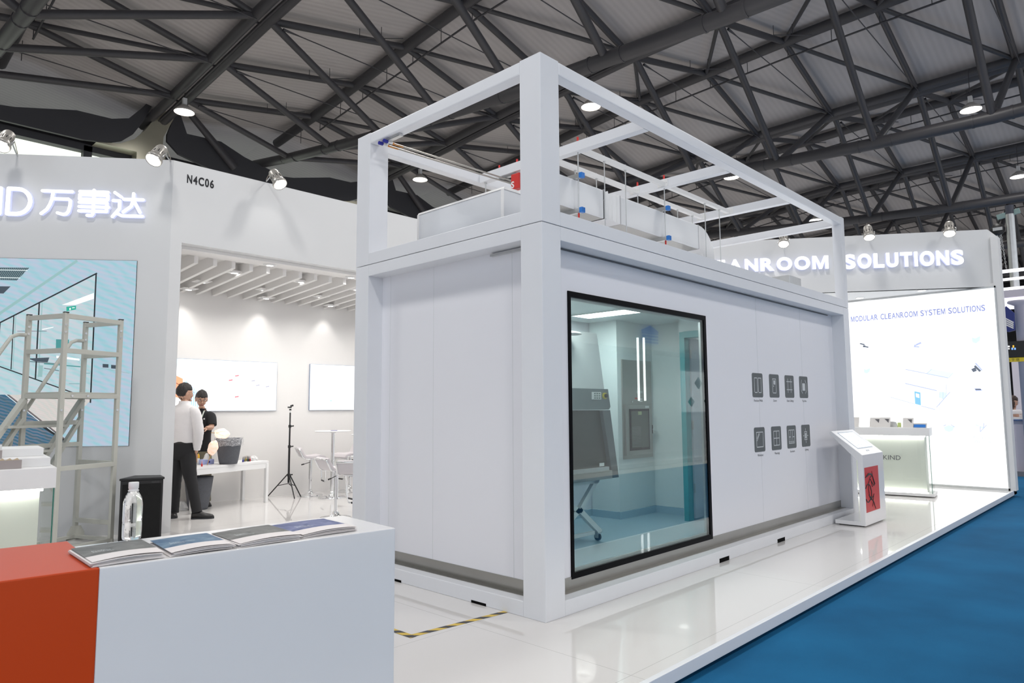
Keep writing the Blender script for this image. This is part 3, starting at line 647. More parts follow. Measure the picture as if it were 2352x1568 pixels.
for s, u, v, f_ in (('One-Piece\nCorner Panel', 1492, 640, fm), ('Big View\nWindow', 1955, 645, fm2)):
    y, z = lp(*d7(u, v)); text('caption', s, (X, y, z - .02), (0, -1, 0), (0, 0, 1), .068, f_, lbx, align='CENTER')
for i, (x, y) in enumerate(((8.55, 1.02), (9.32, -.05))):
    u_, v_ = ((1975, 684), (2117, 667))[i]; p = at(u_, v_, (0, 0, SOF), (0, 0, 1))
    t = root('downlight', tuple(p), 'round downlight in the white soffit over the lightbox, ' + ('left one' if i == 0 else 'right one'), 'downlight', 'downlights in the right soffit')
    MB().lathe(tuple(p + V((0, 0, -.006))), [(.06, 0), (.09, .004), (.09, .006)], 20).build('trim_ring', M['white'], t)
    MB().lathe(tuple(p + V((0, 0, -.005))), [(.06, 0), (0, 0)], 16).build('lens', M['lamp_face'], t)
    light('SPOT', (p.x, p.y, p.z - .03), 8, (1, .98, .95), .05, angle=100, blend=.8)

# ---------------------------------------------------------------- can spotlights on the wall tops
def can_light(face, back, wallpt, label, power=6, aim=None):
    face, back = V(face), V(back); d = (face - back).normalized(); Mt = d.to_track_quat('Z', 'Y').to_matrix()
    t = root('can_spotlight', tuple(wallpt), label, 'spotlight', 'can spotlights along the booth wall tops')
    s = 1.0
    m = MB(); m.lathe(face, [(.080, -.01), (.086, 0), (.088, -.03), (.072, -.070), (.066, -.08)], 24, mat=Mt); m.build('bezel', M['can'], t)
    m = MB(); m.lathe(face, [(.066, -.08), (.066, -.20), (.056, -.232), (.03, -.24), (0, -.24)], 24, mat=Mt)
    for k in range(10):
        a = 2 * math.pi * k / 10; e = Mt @ V((math.cos(a), math.sin(a), 0)); m.beam(face + e * .068 - d * .075, face + e * .068 - d * .15, .008, .008)
    m.build('housing', M['can'], t)
    m = MB()
    for k in range(10):
        a = 2 * math.pi * (k + .5) / 10; e = Mt @ V((math.cos(a), math.sin(a), 0)); m.beam(face + e * .0665 - d * .10, face + e * .0665 - d * .14, .010, .004)
    m.build('vent_slots', M['black'], t)
    MB().lathe(face + d * .002, [(.074, -.003), (.05, .006), (0, .010)], 24, mat=Mt).build('lens', M['lamp_face'], t)
    w = V(wallpt); side = Mt @ V((1, 0, 0)); c = face - d * .06
    m = MB(); m.pipe([c + side * .085, c + side * .09 - d * .06, (c - d * .12 + w) / 2 + V((0, 0, .02)), w], .008, 8); m.tube(c - side * .09, c + side * .09, .012, 8); m.build('bracket', M['galv'], t)
    m = MB(); m.pipe([back, back + V((0, 0, .05)) + (w - back) * .3, w + V((0, 0, .03)), w], .004, 6); m.build('cable', M['cable'], t)
    light('SPOT', tuple(face + d * .03), power, (1, .97, .92), .05, aim=aim or tuple(d), angle=110, blend=.8)
def onL(u, v, off): return at(u, v, lw(0, 0, off), LN)
def onR(u, v, off): return at(u, v, rw(0, 0, off), RN)
f1 = onL(352, 368, .42); b1 = onL(376, 338, .27); can_light(f1, b1, onL(392, 371, 0) + V((0, 0, -.0)), 'chrome can spotlight on the corner above the Chinese characters', 2, aim=(.25, .3, -1))
f1 = onL(2, 336, .42); b1 = onL(24, 304, .27); can_light(f1, b1, onL(40, 358, 0), 'can spotlight at the left edge of the picture, glaring white', 2, aim=(.25, .3, -1))
f1 = at(644, 424, (0, YW - .40, 0), (0, 1, 0)); b1 = at(627, 395, (0, YW - .26, 0), (0, 1, 0)); can_light(f1, b1, at(612, 416, (0, YW, 0), (0, 1, 0)), 'can spotlight on the wall top beside the N4C06 wall', 2, aim=(.1, .5, -1))
for u, v, ub, vb, lb in ((1800, 561, 1799, 541, 'can spotlight over the word CLEANROOM, inside the tower frame'), (1997, 546, 1991, 513, 'can spotlight with a pale cable above the word SOLUTIONS'), (2181, 537, 2180, 508, 'can spotlight at the right end of the fascia top')):
    f1 = onR(u, v, .40); b1 = onR(ub, vb, .27); w = onR(ub, vb, 0); w.z = HB; can_light(f1, b1, w, lb, 3, aim=(.35, .2, -1))

# ---------------------------------------------------------------- the steel frame module (cleanroom container)
L_, W_, HM, HT, CW, B = 5.954, 2.198, 2.60, 3.785, .1945, .099
def box_obj(p, q, name, mt, parent, bevel=.004): return MB().box(p, q).build(name, mt, parent, bevel=bevel)
ct = root('cleanroom_container', (0, 0, 0), 'white steel-framed cleanroom container with a big black-edged window, on the booth platform', 'container')
for i, (x, y) in enumerate(((0, 0), (L_ - CW, 0), (0, W_ - CW), (L_ - CW, W_ - CW))):
    box_obj((x, y, .0), (x + CW, y + CW, HM - .002), 'corner_post', M['frame'], ct)
for y in (0, W_ - .16):
    z0 = y
    m = MB()
    m.box((CW, y, 0), (L_ - CW, y + .16, .099)); m.build('bottom_rail', M['frame'], ct, bevel=.005)
    box_obj((CW, y, HM - B), (L_ - CW, y + .16, HM - .002), 'top_rail', M['frame'], ct)
for x in (0, L_ - .16):
    box_obj((x, CW, 0), (x + .16, W_ - CW, .099), 'bottom_rail', M['frame'], ct, .005)
    box_obj((x, CW, HM - B), (x + .16, W_ - CW, HM - .002), 'top_rail', M['frame'], ct)
for x in (2.30, 3.51):
    m = MB(); m.box((x, -.0012, -.0), (x + .18, .001, .036)); m.build('forklift_pocket', M['void'], ct)
for y in (.545, 1.50):
    m = MB(); m.box((-.0012, y, 0), (.001, y + .15, .018)); m.build('forklift_pocket', M['void'], ct)
# stainless skirting and wall panels, set back behind the frame
PD = .15
box_obj((CW, PD - .006, .099), (L_ - CW, PD, .185), 'skirting', M['steel'], ct, .001)
box_obj((PD - .006, CW, .099), (PD, W_ - CW, .185), 'skirting', M['steel'], ct, .001)
for a, b in (((CW, .09, .099), (L_ - CW, PD - .006, .103)), ((.09, CW, .099), (PD - .006, W_ - CW, .103))): box_obj(a, b, 'sill_strip', M['steel'], ct, .0005)
WX0, WX1, WZ0, WZ1 = .432, 2.437, .185, 2.205
WX0, WX1 = [at(u, v, (0, PD, 0), (0, 1, 0)).x for u, v in ((1307, 1000), (1627, 980))]
WZ0, WZ1 = .168, 2.198
m = MB()
m.box((CW, PD, .185), (WX0, PD + .05, HM - B)); m.box((WX1, PD, .185), (L_ - CW, PD + .05, HM - B)); m.box((WX0, PD, WZ1), (WX1, PD + .05, HM - B)); m.box((WX0, PD, .1), (WX1, PD + .05, WZ0 + .01))
m.build('wall_panel', M['panel'], ct)
m = MB(); m.box((PD, CW, .185), (PD + .05, W_ - CW, HM - B)); m.build('wall_panel', M['panel'], ct)
m = MB(); m.box((L_ - PD - .05, CW, .1), (L_ - PD, W_ - CW, HM - B)); m.build('wall_panel', M['panel'], ct)
m = MB(); m.box((CW, W_ - PD - .0, .1), (L_ - CW, W_ - PD + .05, HM - B)); m.build('wall_panel', M['panel'], ct)
JM = mat('panel_joint_line', (.66, .68, .70), .5)   # joint lines between panels
for y in (.42, 1.30, 1.88): MB().box((PD - .001, y, .185), (PD + .002, y + .003, HM - B)).build('panel_joint', JM, ct)
for x in (3.55, 4.72): MB().box((x, PD - .001, .185), (x + .003, PD + .002, HM - B)).build('panel_joint', JM, ct)
box_obj((CW + .04, PD - .012, HM - B - .012), (L_ - .35, PD, HM - B - .004), 'trim_strip', mat('dark_seal', (.12, .13, .14), .5), ct, .0005)
m = MB(); m.box((.165, .62, HM - B - .028), (.12, .20, HM - B - .012)); m.build('bracket', M['galv'], ct)
# window
m = MB(); fw_ = .042
for a, b in (((WX0, PD - .010, WZ0), (WX0 + .030, PD + .045, WZ1)), ((WX1 - .042, PD - .010, WZ0), (WX1, PD + .045, WZ1)), ((WX0 + .03, PD - .010, WZ1 - fw_), (WX1 - fw_, PD + .045, WZ1)), ((WX0 + .03, PD - .010, WZ0), (WX1 - fw_, PD + .045, WZ0 + .042))): m.box(a, b)
wf = m.build('window_frame', M['blackgloss'], ct)
m = MB(); m.box((WX0 + .03, PD - .004, WZ0 + .042), (WX1 - fw_, PD - .002, WZ1 - fw_)); m.build('window_glass', M['glass'], wf)
m = MB()
for a, b in (((WX0 + .03, PD + .01, WZ0 + .042), (WX1 - .042, PD + .03, WZ0 + .062)), ((WX1 - .075, PD + .01, WZ0 + .042), (WX1 - .042, PD + .03, WZ1 - .042)), ((WX0 + .03, PD + .01, WZ1 - .062), (WX1 - .042, PD + .03, WZ1 - .042)), ((WX0 + .03, PD + .01, WZ0 + .04), (WX0 + .045, PD + .03, WZ1 - .04))): m.box(a, b)
m.build('inner_spacer', M['galv'], wf)
# roof of the lower module, interior
IC = 2.36
m = MB(); m.box((.16, .16, HM - .05), (L_ - .16, W_ - .16, HM - .006)); m.build('roof_panel', M['panel'], ct)
MB().box((.2, .2, .03), (L_ - .2, W_ - .15, .10)).build('inner_floor', M['light_blue_floor'], ct)
IW = mat('cleanroom_wall', (.70, .76, .76), .35)
m = MB(); m.box((.2, .2, IC), (L_ - .2, W_ - .15, IC + .02)); m.build('inner_ceiling', IW, ct)
m = MB()
m.box((.2, 2.05, .1), (3.164, 2.10 - .052, IC)); m.box((3.164, 1.65, .1), (3.90, 2.04, IC)); m.box((3.90, 1.08, .1), (3.96, 2.04, IC))
m.box((3.60, 1.06, .1), (3.90, 1.09, IC)); m.box((3.60, .2, 2.19), (3.66, 1.06, IC)); m.build('inner_wall', IW, ct)
m = MB(); m.box((5.6, .2, .1), (5.62, 2.0, IC)); m.build('inner_wall', IW, ct)
m = MB()  # coved vinyl skirting
for a, b in (((.2, 2.03, .1), (3.164, 2.05, .18)), ((3.144, 1.65, .1), (3.164, 2.03, .18)), ((3.144, 1.63, .1), (3.9, 1.65, .18)), ((3.88, 1.09, .1), (3.9, 1.65, .18))): m.box(a, b)
m.build('coved_skirting', M['light_blue_floor'], ct)
PLM = emis('panel_light', (.93, 1, .98), 24, sample=True)
for x_, y_, lb_ in ((1.2, .6, 'added fill light panel over the lab cabinet inside the container'), (4.7, 1.2, 'added fill light panel in the far inner room of the container')):
    t = root('ceiling_light_panel', (x_, y_, IC), lb_, 'light'); MB().box((x_ - .15, y_ - .3, IC - .008), (x_ + .15, y_ + .3, IC)).build('diffuser', PLM, t)  # added fill panels, put in only to brighten the container interior
    m = MB(); m.box((x_ - .165, y_ - .315, IC - .004), (x_ + .165, y_ + .315, IC)); m.build('frame', M['white'], t)
cl = root('ceiling_light_panel', (2.77, 1.38, IC), 'rectangular white light panel in the ceiling behind the container window', 'light')
m = MB(); m.box((2.46, 1.05, IC - .008), (2.76, 1.73, IC)); m.build('diffuser', PLM, cl)
m = MB()
for a, b in (((2.44, 1.03, IC - .012), (2.46, 1.75, IC)), ((2.76, 1.03, IC - .012), (2.78, 1.75, IC)), ((2.46, 1.03, IC - .012), (2.76, 1.05, IC)), ((2.46, 1.73, IC - .012), (2.76, 1.75, IC))): m.box(a, b)
m.build('frame', M['white'], cl)
# teal door frame with a grey leaf
df = root('inner_door', (3.6, .5, .1), 'teal door frame with grey door inside the container, right side of the window', 'door')
m = MB(); m.box((3.55, 1.0, .1), (3.66, 1.06, 2.20)); m.box((3.55, .22, 2.13), (3.66, 1.0, 2.20)); m.build('door_frame', M['teal'], df, bevel=.004)
m = MB(); m.box((3.66, .98, .12), (4.4, 1.02, 2.13)); lf = m.build('door_leaf', mat('grey_door_leaf', (.42, .46, .50), .35), df, bevel=.003)
for z in (.4, 1.1, 1.9): MB().tube((3.665, .985, z), (3.665, .985, z + .1), .012, 8).build('hinge', M['steel'], df)
MB().box((3.62, .45, 2.2), (3.66, .62, 2.25)).build('door_closer', M['galv'], df)
# stainless pass box in the inner wall
pb = root('pass_box', (3.55, 1.65, .76), 'tall stainless pass box set in the inner wall, seen through the container window', 'pass box')
m = MB(); m.box((3.243, 1.635, .76), (3.855, 1.66, 1.907)); m.build('body', M['steel'], pb, bevel=.003)
m = MB(); m.box((3.27, 1.612, .80), (3.80, 1.636, 1.385)); dr = m.build('door', M['steel'], pb, bevel=.003)
m = MB(); m.box((3.335, 1.606, .855), (3.745, 1.613, 1.335)); m.build('door_glass', M['blackgloss'], dr)
m = MB(); m.box((3.365, 1.603, .885), (3.72, 1.607, 1.31)); m.build('window_pane', mat('pass_box_pane', (.12, .125, .11), .12), dr)
m = MB()
for i in range(14):
    for j in range(9): m.box((3.375 + j * .02, 1.6015, .90 + i * .017), (3.39 + j * .02, 1.6035, .905 + i * .017))
m.build('perforated_plate', M['steel'], dr)
m = MB(); m.box((3.78, 1.58, 1.04), (3.80, 1.612, 1.14)); m.beam((3.78, 1.585, 1.09), (3.86, 1.57, 1.05), .012, .014); m.build('handle', M['chrome'], dr)
m = MB(); m.box((3.67, 1.61, 1.345), (3.75, 1.6115, 1.37)); m.build('label', M['white'], dr)
m = MB(); m.box((3.50, 1.6005, 1.265), (3.575, 1.602, 1.305)); m.build('label', mat('yellow_label', (.5, .55, .3), .5), dr)
m = MB(); m.box((3.66, 1.63, 1.60), (3.80, 1.636, 1.83)); m.build('access_cover', M['steel'], pb, bevel=.002)
m = MB(); m.box((3.52, 1.63, 1.52), (3.65, 1.635, 1.55)); m.build('maker_plate', M['galv'], pb)
m = MB(); m.box((3.49, 1.63, 1.45), (3.54, 1.635, 1.467)); m.build('switch', M['red'], pb)
m = MB()
for i in range(3):
    for j in range(2): m.tube((3.585 + i * .022, 1.625, 1.425 + j * .025), (3.585 + i * .022, 1.636, 1.425 + j * .025), .007, 8)
m.build('button', M['white'], pb); MB().tube((3.42, 1.62, 1.42), (3.42, 1.636, 1.42), .010, 8).build('key_lock', M['chrome'], pb)
MB().box((3.905, 1.40, 1.35), (3.89, 1.50, 1.50)).build('cover_plate', M['white'], ct) if False else None
# biosafety cabinet on a wheeled stand
bs = root('safety_cabinet', (1.6, 1.2, .1), 'grey and white biosafety cabinet on a wheeled stand behind the container window', 'lab cabinet')
def side(y, pts): return [V((x, y, z)) for x, z in pts]
XR = 2.02
m = MB(); m.prism(side(.98, [(1.0, 1.53), (XR - .02, 1.53), (XR - .11, 2.0), (XR - .13, 2.06), (1.0, 2.06)]), (0, .85, 0)); m.build('upper_housing', M['white'], bs, bevel=.004)
m = MB(); m.prism(side(.95, [(1.0, 1.335), (XR + .01, 1.335), (XR + .035, 1.36), (XR, 1.53), (1.0, 1.53)]), (0, .88, 0)); m.build('control_panel', mat('grey_panel', (.17, .20, .21), .4), bs, bevel=.004)
m = MB(); m.prism(side(.93, [(XR - .12, 1.33), (XR + .0, 1.33), (XR + .12, .69), (XR + .02, .69)]), (0, .9, 0)); m.build('side_panel', mat('dark_grey_panel', (.10, .12, .13), .4), bs, bevel=.003)
m = MB(); m.box((1.0, .97, .79), (XR - .02, .98, 1.33)); m.build('sash_glass', mat('dark_sash', (.03, .035, .03), .08), bs)
m = MB(); m.box((1.0, .94, .765), (XR - .02, .98, .80)); m.build('sash_handle', M['galv'], bs); m = MB(); m.box((1.0, .92, .69), (XR + .0, 1.8, .765)); m.build('work_tray', M['steel'], bs)
m = MB(); m.box((1.76, .944, 1.43), (1.90, .95, 1.50)); kp = m.build('keypad', M['white'], bs)
m = MB()
for i in range(3):
    for j in range(3): m.box((1.79 + i * .035, .941, 1.437 + j * .021), (1.812 + i * .035, .9445, 1.45 + j * .021))
m.build('key', mat('key_grey', (.2, .25, .24), .4), kp)
m = MB(); m.tube((1.955, .95, 1.465), (1.955, .935, 1.465), .030, 16); m.build('switch_ring', mat('yellow_ring', (.6, .5, .05), .4), bs); MB().tube((1.955, .937, 1.465), (1.955, .92, 1.465), .018, 12).build('switch_knob', M['black'], bs)
m = MB(); m.box((XR - .17, .938, .81), (XR - .10, .942, .84)); m.build('label', M['white'], bs)
m = MB()
for y in (1.08, 1.72):
    m.beam((XR - .03, y, .68), (1.70, y, .40), .05, .04, up=(0, 1, 0)); m.beam((1.70, y, .42), (XR - .0, y, .175), .05, .04, up=(0, 1, 0)); m.beam((1.70, y, .40), (1.2, y, .68), .05, .04, up=(0, 1, 0)); m.beam((1.70, y, .42), (1.3, y, .175), .05, .04, up=(0, 1, 0))
m.box((1.30, 1.06, .64), (XR - .02, 1.10, .68)); m.box((1.3, 1.06, .17), (XR - .1, 1.09, .20)); m.box((1.72, 1.08, .39), (1.68, 1.72, .43))
m.build('stand', M['white'], bs)
for x, y in ((XR - .03, 1.08), (1.33, 1.08), (XR - .03, 1.72), (1.33, 1.72)):
    m = MB(); m.tube((x - .012, y, .135), (x + .012, y, .135), .034, 18); m.tube((x - .02, y, .135), (x + .02, y, .135), .010, 8); wh = m.build('caster', M['rubber'], bs)
    m = MB(); m.box((x - .035, y - .025, .172), (x + .035, y + .03, .178)); m.box((x - .024, y - .02, .128), (x - .016, y + .02, .172)); m.box((x + .016, y - .02, .128), (x + .024, y + .02, .172)); m.build('fork', M['galv'], wh)
# hanging lamp with a black cap at the top left of the window
hl = root('pendant_lamp', (1.45, .9, 1.99), 'pale pendant lamp with black cap at the upper left inside the window', 'lamp')
p0 = at(1316, 768, (0, .9, 0), (0, 1, 0)); c0 = V((p0.x - .06, .9, p0.z))
MB().lathe(c0, [(.02, .03), (.10, .012), (.12, 0), (.115, -.004)], 24).build('shade', M['white'], hl); MB().lathe(c0, [(.022, .025), (.02, .06), (.008, .075), (0, .075)], 14).build('cap', M['black'], hl)
MB().pipe([c0 + V((0, 0, .07)), c0 + V((-.02, 0, .12)), c0 + V((-.06, 0, .14)), V((c0.x - .08, .9, IC))], .005, 6).build('cord', M['black'], hl)

# icon stickers on the front panel
IX = [3.40, 3.81, 4.214, 4.62]; ICG = mat('icon_grey', (.105, .118, .122), .5); ICW = mat('icon_white', (.62, .65, .67), .5)
caps = ['Partition Walls', 'Doors', 'False Ceilings', 'Pass Box', 'Windows', 'Floorings', 'Furniture', 'Lighting']
def rrect(x, z, w, h, r, y, n=4):
    P = []
    for cx, cz, a in ((x + w - r, z + h - r, 0), (x + r, z + h - r, 90), (x + r, z + r, 180), (x + w - r, z + r, 270)):
        for i in range(n + 1): t = math.radians(a + 90 * i / n); P.append(V((cx + r * math.cos(t), y, cz + r * math.sin(t))))
    return P
def icon_lines(k):
    s = []
    R = lambda x0, z0, x1, z1: s.extend([((x0, z0), (x1, z0)), ((x1, z0), (x1, z1)), ((x1, z1), (x0, z1)), ((x0, z1), (x0, z0))])
    if k == 0: R(.2, .2, .48, .8); R(.56, .2, .84, .8)
    if k == 1: R(.33, .2, .67, .8); s.append(((.4, .49), (.46, .49)))
    if k == 2: s += [((.2, .72), (.78, .72)), ((.2, .36), (.78, .36)), ((.32, .24), (.32, .84)), ((.66, .24), (.66, .84))]
    if k == 3: s += [((.28, .82), (.2, .68)), ((.2, .68), (.2, .36)), ((.2, .36), (.32, .22)), ((.68, .82), (.8, .68)), ((.8, .68), (.8, .36)), ((.8, .36), (.7, .22))]
    if k == 4: R(.2, .2, .82, .8); s += [((.25, .55), (.42, .74)), ((.25, .46), (.5, .74))]
    if k == 5: R(.22, .2, .8, .8); s += [((.51, .2), (.51, .8)), ((.22, .5), (.8, .5))]
    if k == 6: R(.2, .22, .8, .8); s += [((.4, .22), (.4, .8)), ((.6, .22), (.6, .8)), ((.2, .5), (.4, .5)), ((.6, .5), (.8, .5)), ((.26, .29), (.32, .29)), ((.47, .29), (.53, .29)), ((.67, .29), (.73, .29))]
    if k == 7: R(.33, .32, .62, .68); s += [((.48, .74), (.48, .82)), ((.48, .26), (.48, .18)), ((.2, .5), (.27, .5)), ((.68, .5), (.75, .5))]
    return s
for k in range(8):
    x, z = IX[k % 4], (1.449, .892)[k // 4]; s = .25
    m = MB(); m.prism(rrect(x, z, s, s, .022, PD - .0015), (0, .0012, 0)); t = m.build('icon_sticker', ICG, ct); t['label'] = 'dark grey rounded square icon for ' + caps[k]
    m = MB(); yl = PD - .0022
    for (a, b), (c, d) in icon_lines(k):
        p, q = V((x + a * s, yl, z + b * s)), V((x + c * s, yl, z + d * s)); dd = (q - p).normalized(); n = V((-dd.z, 0, dd.x)) * .0042; p -= dd * .004; q += dd * .004
        m.poly([p + n, q + n, q - n, p - n])
    if k in (1, 3, 7):
        a, b, c, d = {1: (.42, .56, .6, .74), 3: (.34, .34, .66, .68), 7: (.39, .38, .56, .62)}[k]; m.poly([V((x + a * s, yl, z + b * s)), V((x + c * s, yl, z + b * s)), V((x + c * s, yl, z + d * s)), V((x + a * s, yl, z + d * s))])
    m.build('icon_lines', ICW, t)
    text('caption', caps[k], (x + s / 2 + .005, PD, z - .044), (1, 0, 0), (0, 0, 1), .034, M['text_grey'], t, align='CENTER')

# ---------------------------------------------------------------- upper open frame
uf = root('upper_frame', (0, 0, HM), 'open white steel frame stacked on top of the cleanroom container', 'steel frame')
Z0 = HM + .003
for x, y in ((0, 0), (L_ - .115, 0), (0, W_ - CW), (L_ - .115, W_ - .115)):
    box_obj((x, y, Z0), (x + (CW if x == 0 else .115), y + (CW if x == 0 else .115), HT), 'post', M['frame'], uf)
for y in (0, W_ - B):
    box_obj((CW, y, HT - B), (L_ - .115, y + B, HT - .004), 'top_rail', M['frame'], uf, .01)
    box_obj((CW, y, Z0), (L_ - .115, y + .16, Z0 + B), 'bottom_rail', M['frame'], uf)
for x in (0, L_ - B):
    box_obj((x, CW if x == 0 else .115, HT - B), (x + B, W_ - (CW if x == 0 else .115), HT - .004), 'top_rail', M['frame'], uf, .01)
    box_obj((x, CW, Z0), (x + .16, W_ - CW, Z0 + B), 'bottom_rail', M['frame'], uf)
for x in (1.46, 2.94, 4.43):
    m = MB(); m.box((x - .04, B, HT - B), (x + .04, W_ - B, HT - .01))
    m.build('cross_beam', M['frame'], uf)
for x0, x1 in ((1.50, 2.90), (2.98, 4.39)):
    for y in (.80, 1.155):
        m = MB(); m.box((x0, y, HT - B + .01), (x1, y + .045, HT - B + .055)); m.box((x1 - .006, y - .04, HT - B + .005), (x1, y + .085, HT - B + .075)); m.tube((x1 - .008, y - .02, HT - B + .04), (x1 - .012, y - .02, HT - B + .04), .007, 8); m.build('purlin', M['white'], uf, bevel=.002)
# threaded rods
def rod(x, y, z0, z1, lb):
    t = root('threaded_rod', (x, y, z0), lb, 'hanging rod', 'thin steel hanging rods in the upper frame')
    MB().tube((x, y, z0), (x, y, z1 + .06), .0055, 8).build('shaft', M['galv'], t)
    MB().tube((x, y, z1 - .012), (x, y, z1), .014, 6).build('nut', M['galv'], t)
zr = HT - B + .01
for i, x in enumerate((1.85, 2.2, 3.8, 4.15)):
    for y, w in ((.822, 'front'), (1.178, 'rear')):
        rod(x, y, HM + .0, zr, 'thin steel rod hanging from the %s purlin, %s from the near post' % (w, ('first', 'second', 'third', 'fourth')[i]))
# air duct in three lengths
DY0, DY1 = .87, 1.13
d0 = [at(1260 + u / 3.2671, 220 + v / 3.2671, (0, DY0, 0), (0, 1, 0)) for u, v in ((90, 800), (415, 885), (530, 745), (530, 955), (1125, 975), (1130, 1150), (90, 565), (1245, 1230), (1165, 1200))]
DT = (d0[2].z + d0[4].z) / 2; DB = (d0[3].z + d0[5].z) / 2
dx1, dx2, dx3 = d0[1].x, d0[2].x, d0[4].x
du = root('air_duct', (1.2, 1.0, DB), 'white rectangular air duct hung along the upper frame, elbow turning down at its far end', 'duct')
DM = mat('white_insulated_duct', (.76, .78, .80), .4, bump=.2, bscale=5)
m = MB(); m.box((1.19, DY0, DB + .0), (dx1, DY1, DT)); m.build('duct_section', DM, du, bevel=.01)
m = MB(); m.box((1.2, DY0 + .012, DB - .002), (dx1 - .01, DY1 - .012, DB + .004)); m.box((dx2 + .03, DY0 + .012, DB - .002), (dx3 - .02, DY1 - .012, DB + .004)); m.build('grey_underside', mat('dull_grey', (.42, .42, .40), .35, metal=.5), du)  # thin grey layer, makes the duct underside darker than its sides
m = MB(); m.box((dx2, DY0, DB), (dx3, DY1, DT)); m.build('duct_section', DM, du, bevel=.01)
m = MB(); N = 8
def sec(x, g): return [V((x, DY0 - g, DB - g)), V((x, DY1 + g, DB - g)), V((x, DY1 + g, DT + g)), V((x, DY0 - g, DT + g))]
vs = []; 
for i in range(N + 1): vs += sec(dx1 + (dx2 - dx1) * i / N, (.006, -.012, .004, -.014, -.004, -.014, .003, -.01, .006)[i])
m.add(vs, [(4 * i + j, 4 * i + (j + 1) % 4, 4 * i + 4 + (j + 1) % 4, 4 * i + 4 + j) for i in range(N) for j in range(4)]); m.build('canvas_joint', M['canvas'], du)
m = MB(); vs = []; ex = dx3; rr = DT - DB
for i in range(9):
    a = math.radians(90 * i / 8); ro = rr + .08; ri = .08
    cx, cz = ex, DB - .08
    vs += [V((cx + ri * math.sin(a), DY0, cz + ri * math.cos(a))), V((cx + ri * math.sin(a), DY1, cz + ri * math.cos(a))), V((cx + ro * math.sin(a), DY1, cz + ro * math.cos(a))), V((cx + ro * math.sin(a), DY0, cz + ro * math.cos(a)))]
vs += [V((ex + .08, DY0, HM)), V((ex + .08, DY1, HM)), V((ex + .08 + rr, DY1, HM)), V((ex + .08 + rr, DY0, HM))]
m.add(vs, [(4 * i + j, 4 * i + (j + 1) % 4, 4 * i + 4 + (j + 1) % 4, 4 * i + 4 + j) for i in range(9) for j in range(4)]); m.build('elbow', M['canvas'], du)
for x in (dx2 + .012, dx3 - .01): m = MB(); m.box((x - .004, DY0 - .004, DB - .004), (x + .004, DY1 + .004, DT + .004)); m.build('seam_band', mat('seam_grey', (.5, .5, .52), .5), du)
# trapeze hangers holding the duct
for x, lb in ((1.46, 'near'), (2.94, 'far')):
    t = root('duct_hanger', (x, .8, DB - .06), 'steel trapeze duct hanger with blue end caps, the %s one' % lb, 'duct hanger', 'duct hangers with blue caps')
    for z in (DT + .002, DB - .042):
        m = MB(); m.box((x - .02, .80, z), (x - .016, 1.20, z + .04)); m.box((x + .016, .80, z), (x + .02, 1.20, z + .04)); m.box((x - .016, .80, z), (x + .016, 1.20, z + .003)); ch = m.build('channel', M['galv'], t)
        for ya in (.775, 1.19): MB().box((x - .024, ya, z - .004), (x + .024, ya + .035, z + .044)).build('end_cap', M['blue'], ch, bevel=.003)
        MB().tube((x - .021, .92, z + .02), (x - .021, 1.1, z + .02), .012, 6).build('channel_slot', M['black'], ch) if False else None
    for y in (.832, 1.168):
        MB().tube((x, y, DB - .06), (x, y, HT + .02), .006, 8).build('rod', M['galv'], t)
        MB().tube((x, y, DB - .085), (x, y, DB - .045), .009, 8).build('rod_cap', M['red'], t); MB().tube((x, y, HT - .006), (x, y, HT + .045), .010, 8).build('rod_cap', M['red'], t)
# air handling box
ah = root('air_handling_unit', (1.1, 1.6, HM), 'grey-white sheet metal air unit lying on the container roof behind the front rail', 'air unit')
m = MB(); m.box((.66, 1.14 - .13, HM + .05), (1.13, 2.155, 3.20)); m.build('casing', M['ahu'], ah, bevel=.006)
m = MB(); m.prism([V((.655, 1.0, 3.20)), V((.655, 2.16, 3.20)), V((.67, 2.16, 3.223)), V((.67, 1.0, 3.223))], (.47, 0, 0)); m.box((.652, 2.135, HM + .05), (.66, 2.16, 3.2)); m.box((.652, 1.0, HM + .05), (.66, 1.03, 3.2)); m.build('edge_profile', M['white'], ah)
for y in (1.65, 2.05): rod(1.46, y, 3.22, HT - B, 'short steel rod above the grey air unit, ' + ('near the red tag' if y < 1.8 else 'farther left'))
# red hanging box with a white S
rb = root('red_tag', (1.44, 1.58, 3.5), 'red block with a white letter S hanging beside the near tower post', 'tag')
m = MB(); m.box((1.40, 1.52, 3.50), (1.47, 1.63, 3.655)); m.build('block', M['red'], rb, bevel=.008)
text('letter', 'S', (1.40, 1.625, 3.515), (0, -1, 0), (0, 0, 1), .09, M['white'], rb, bold=.003)
for y in (1.85, 1.6): MB().tube((1.46, y, HT - .008), (1.46, y, HT + .035), .010, 8).build('bolt_cap', M['red'], uf)['label'] = 'small red bolt cap'
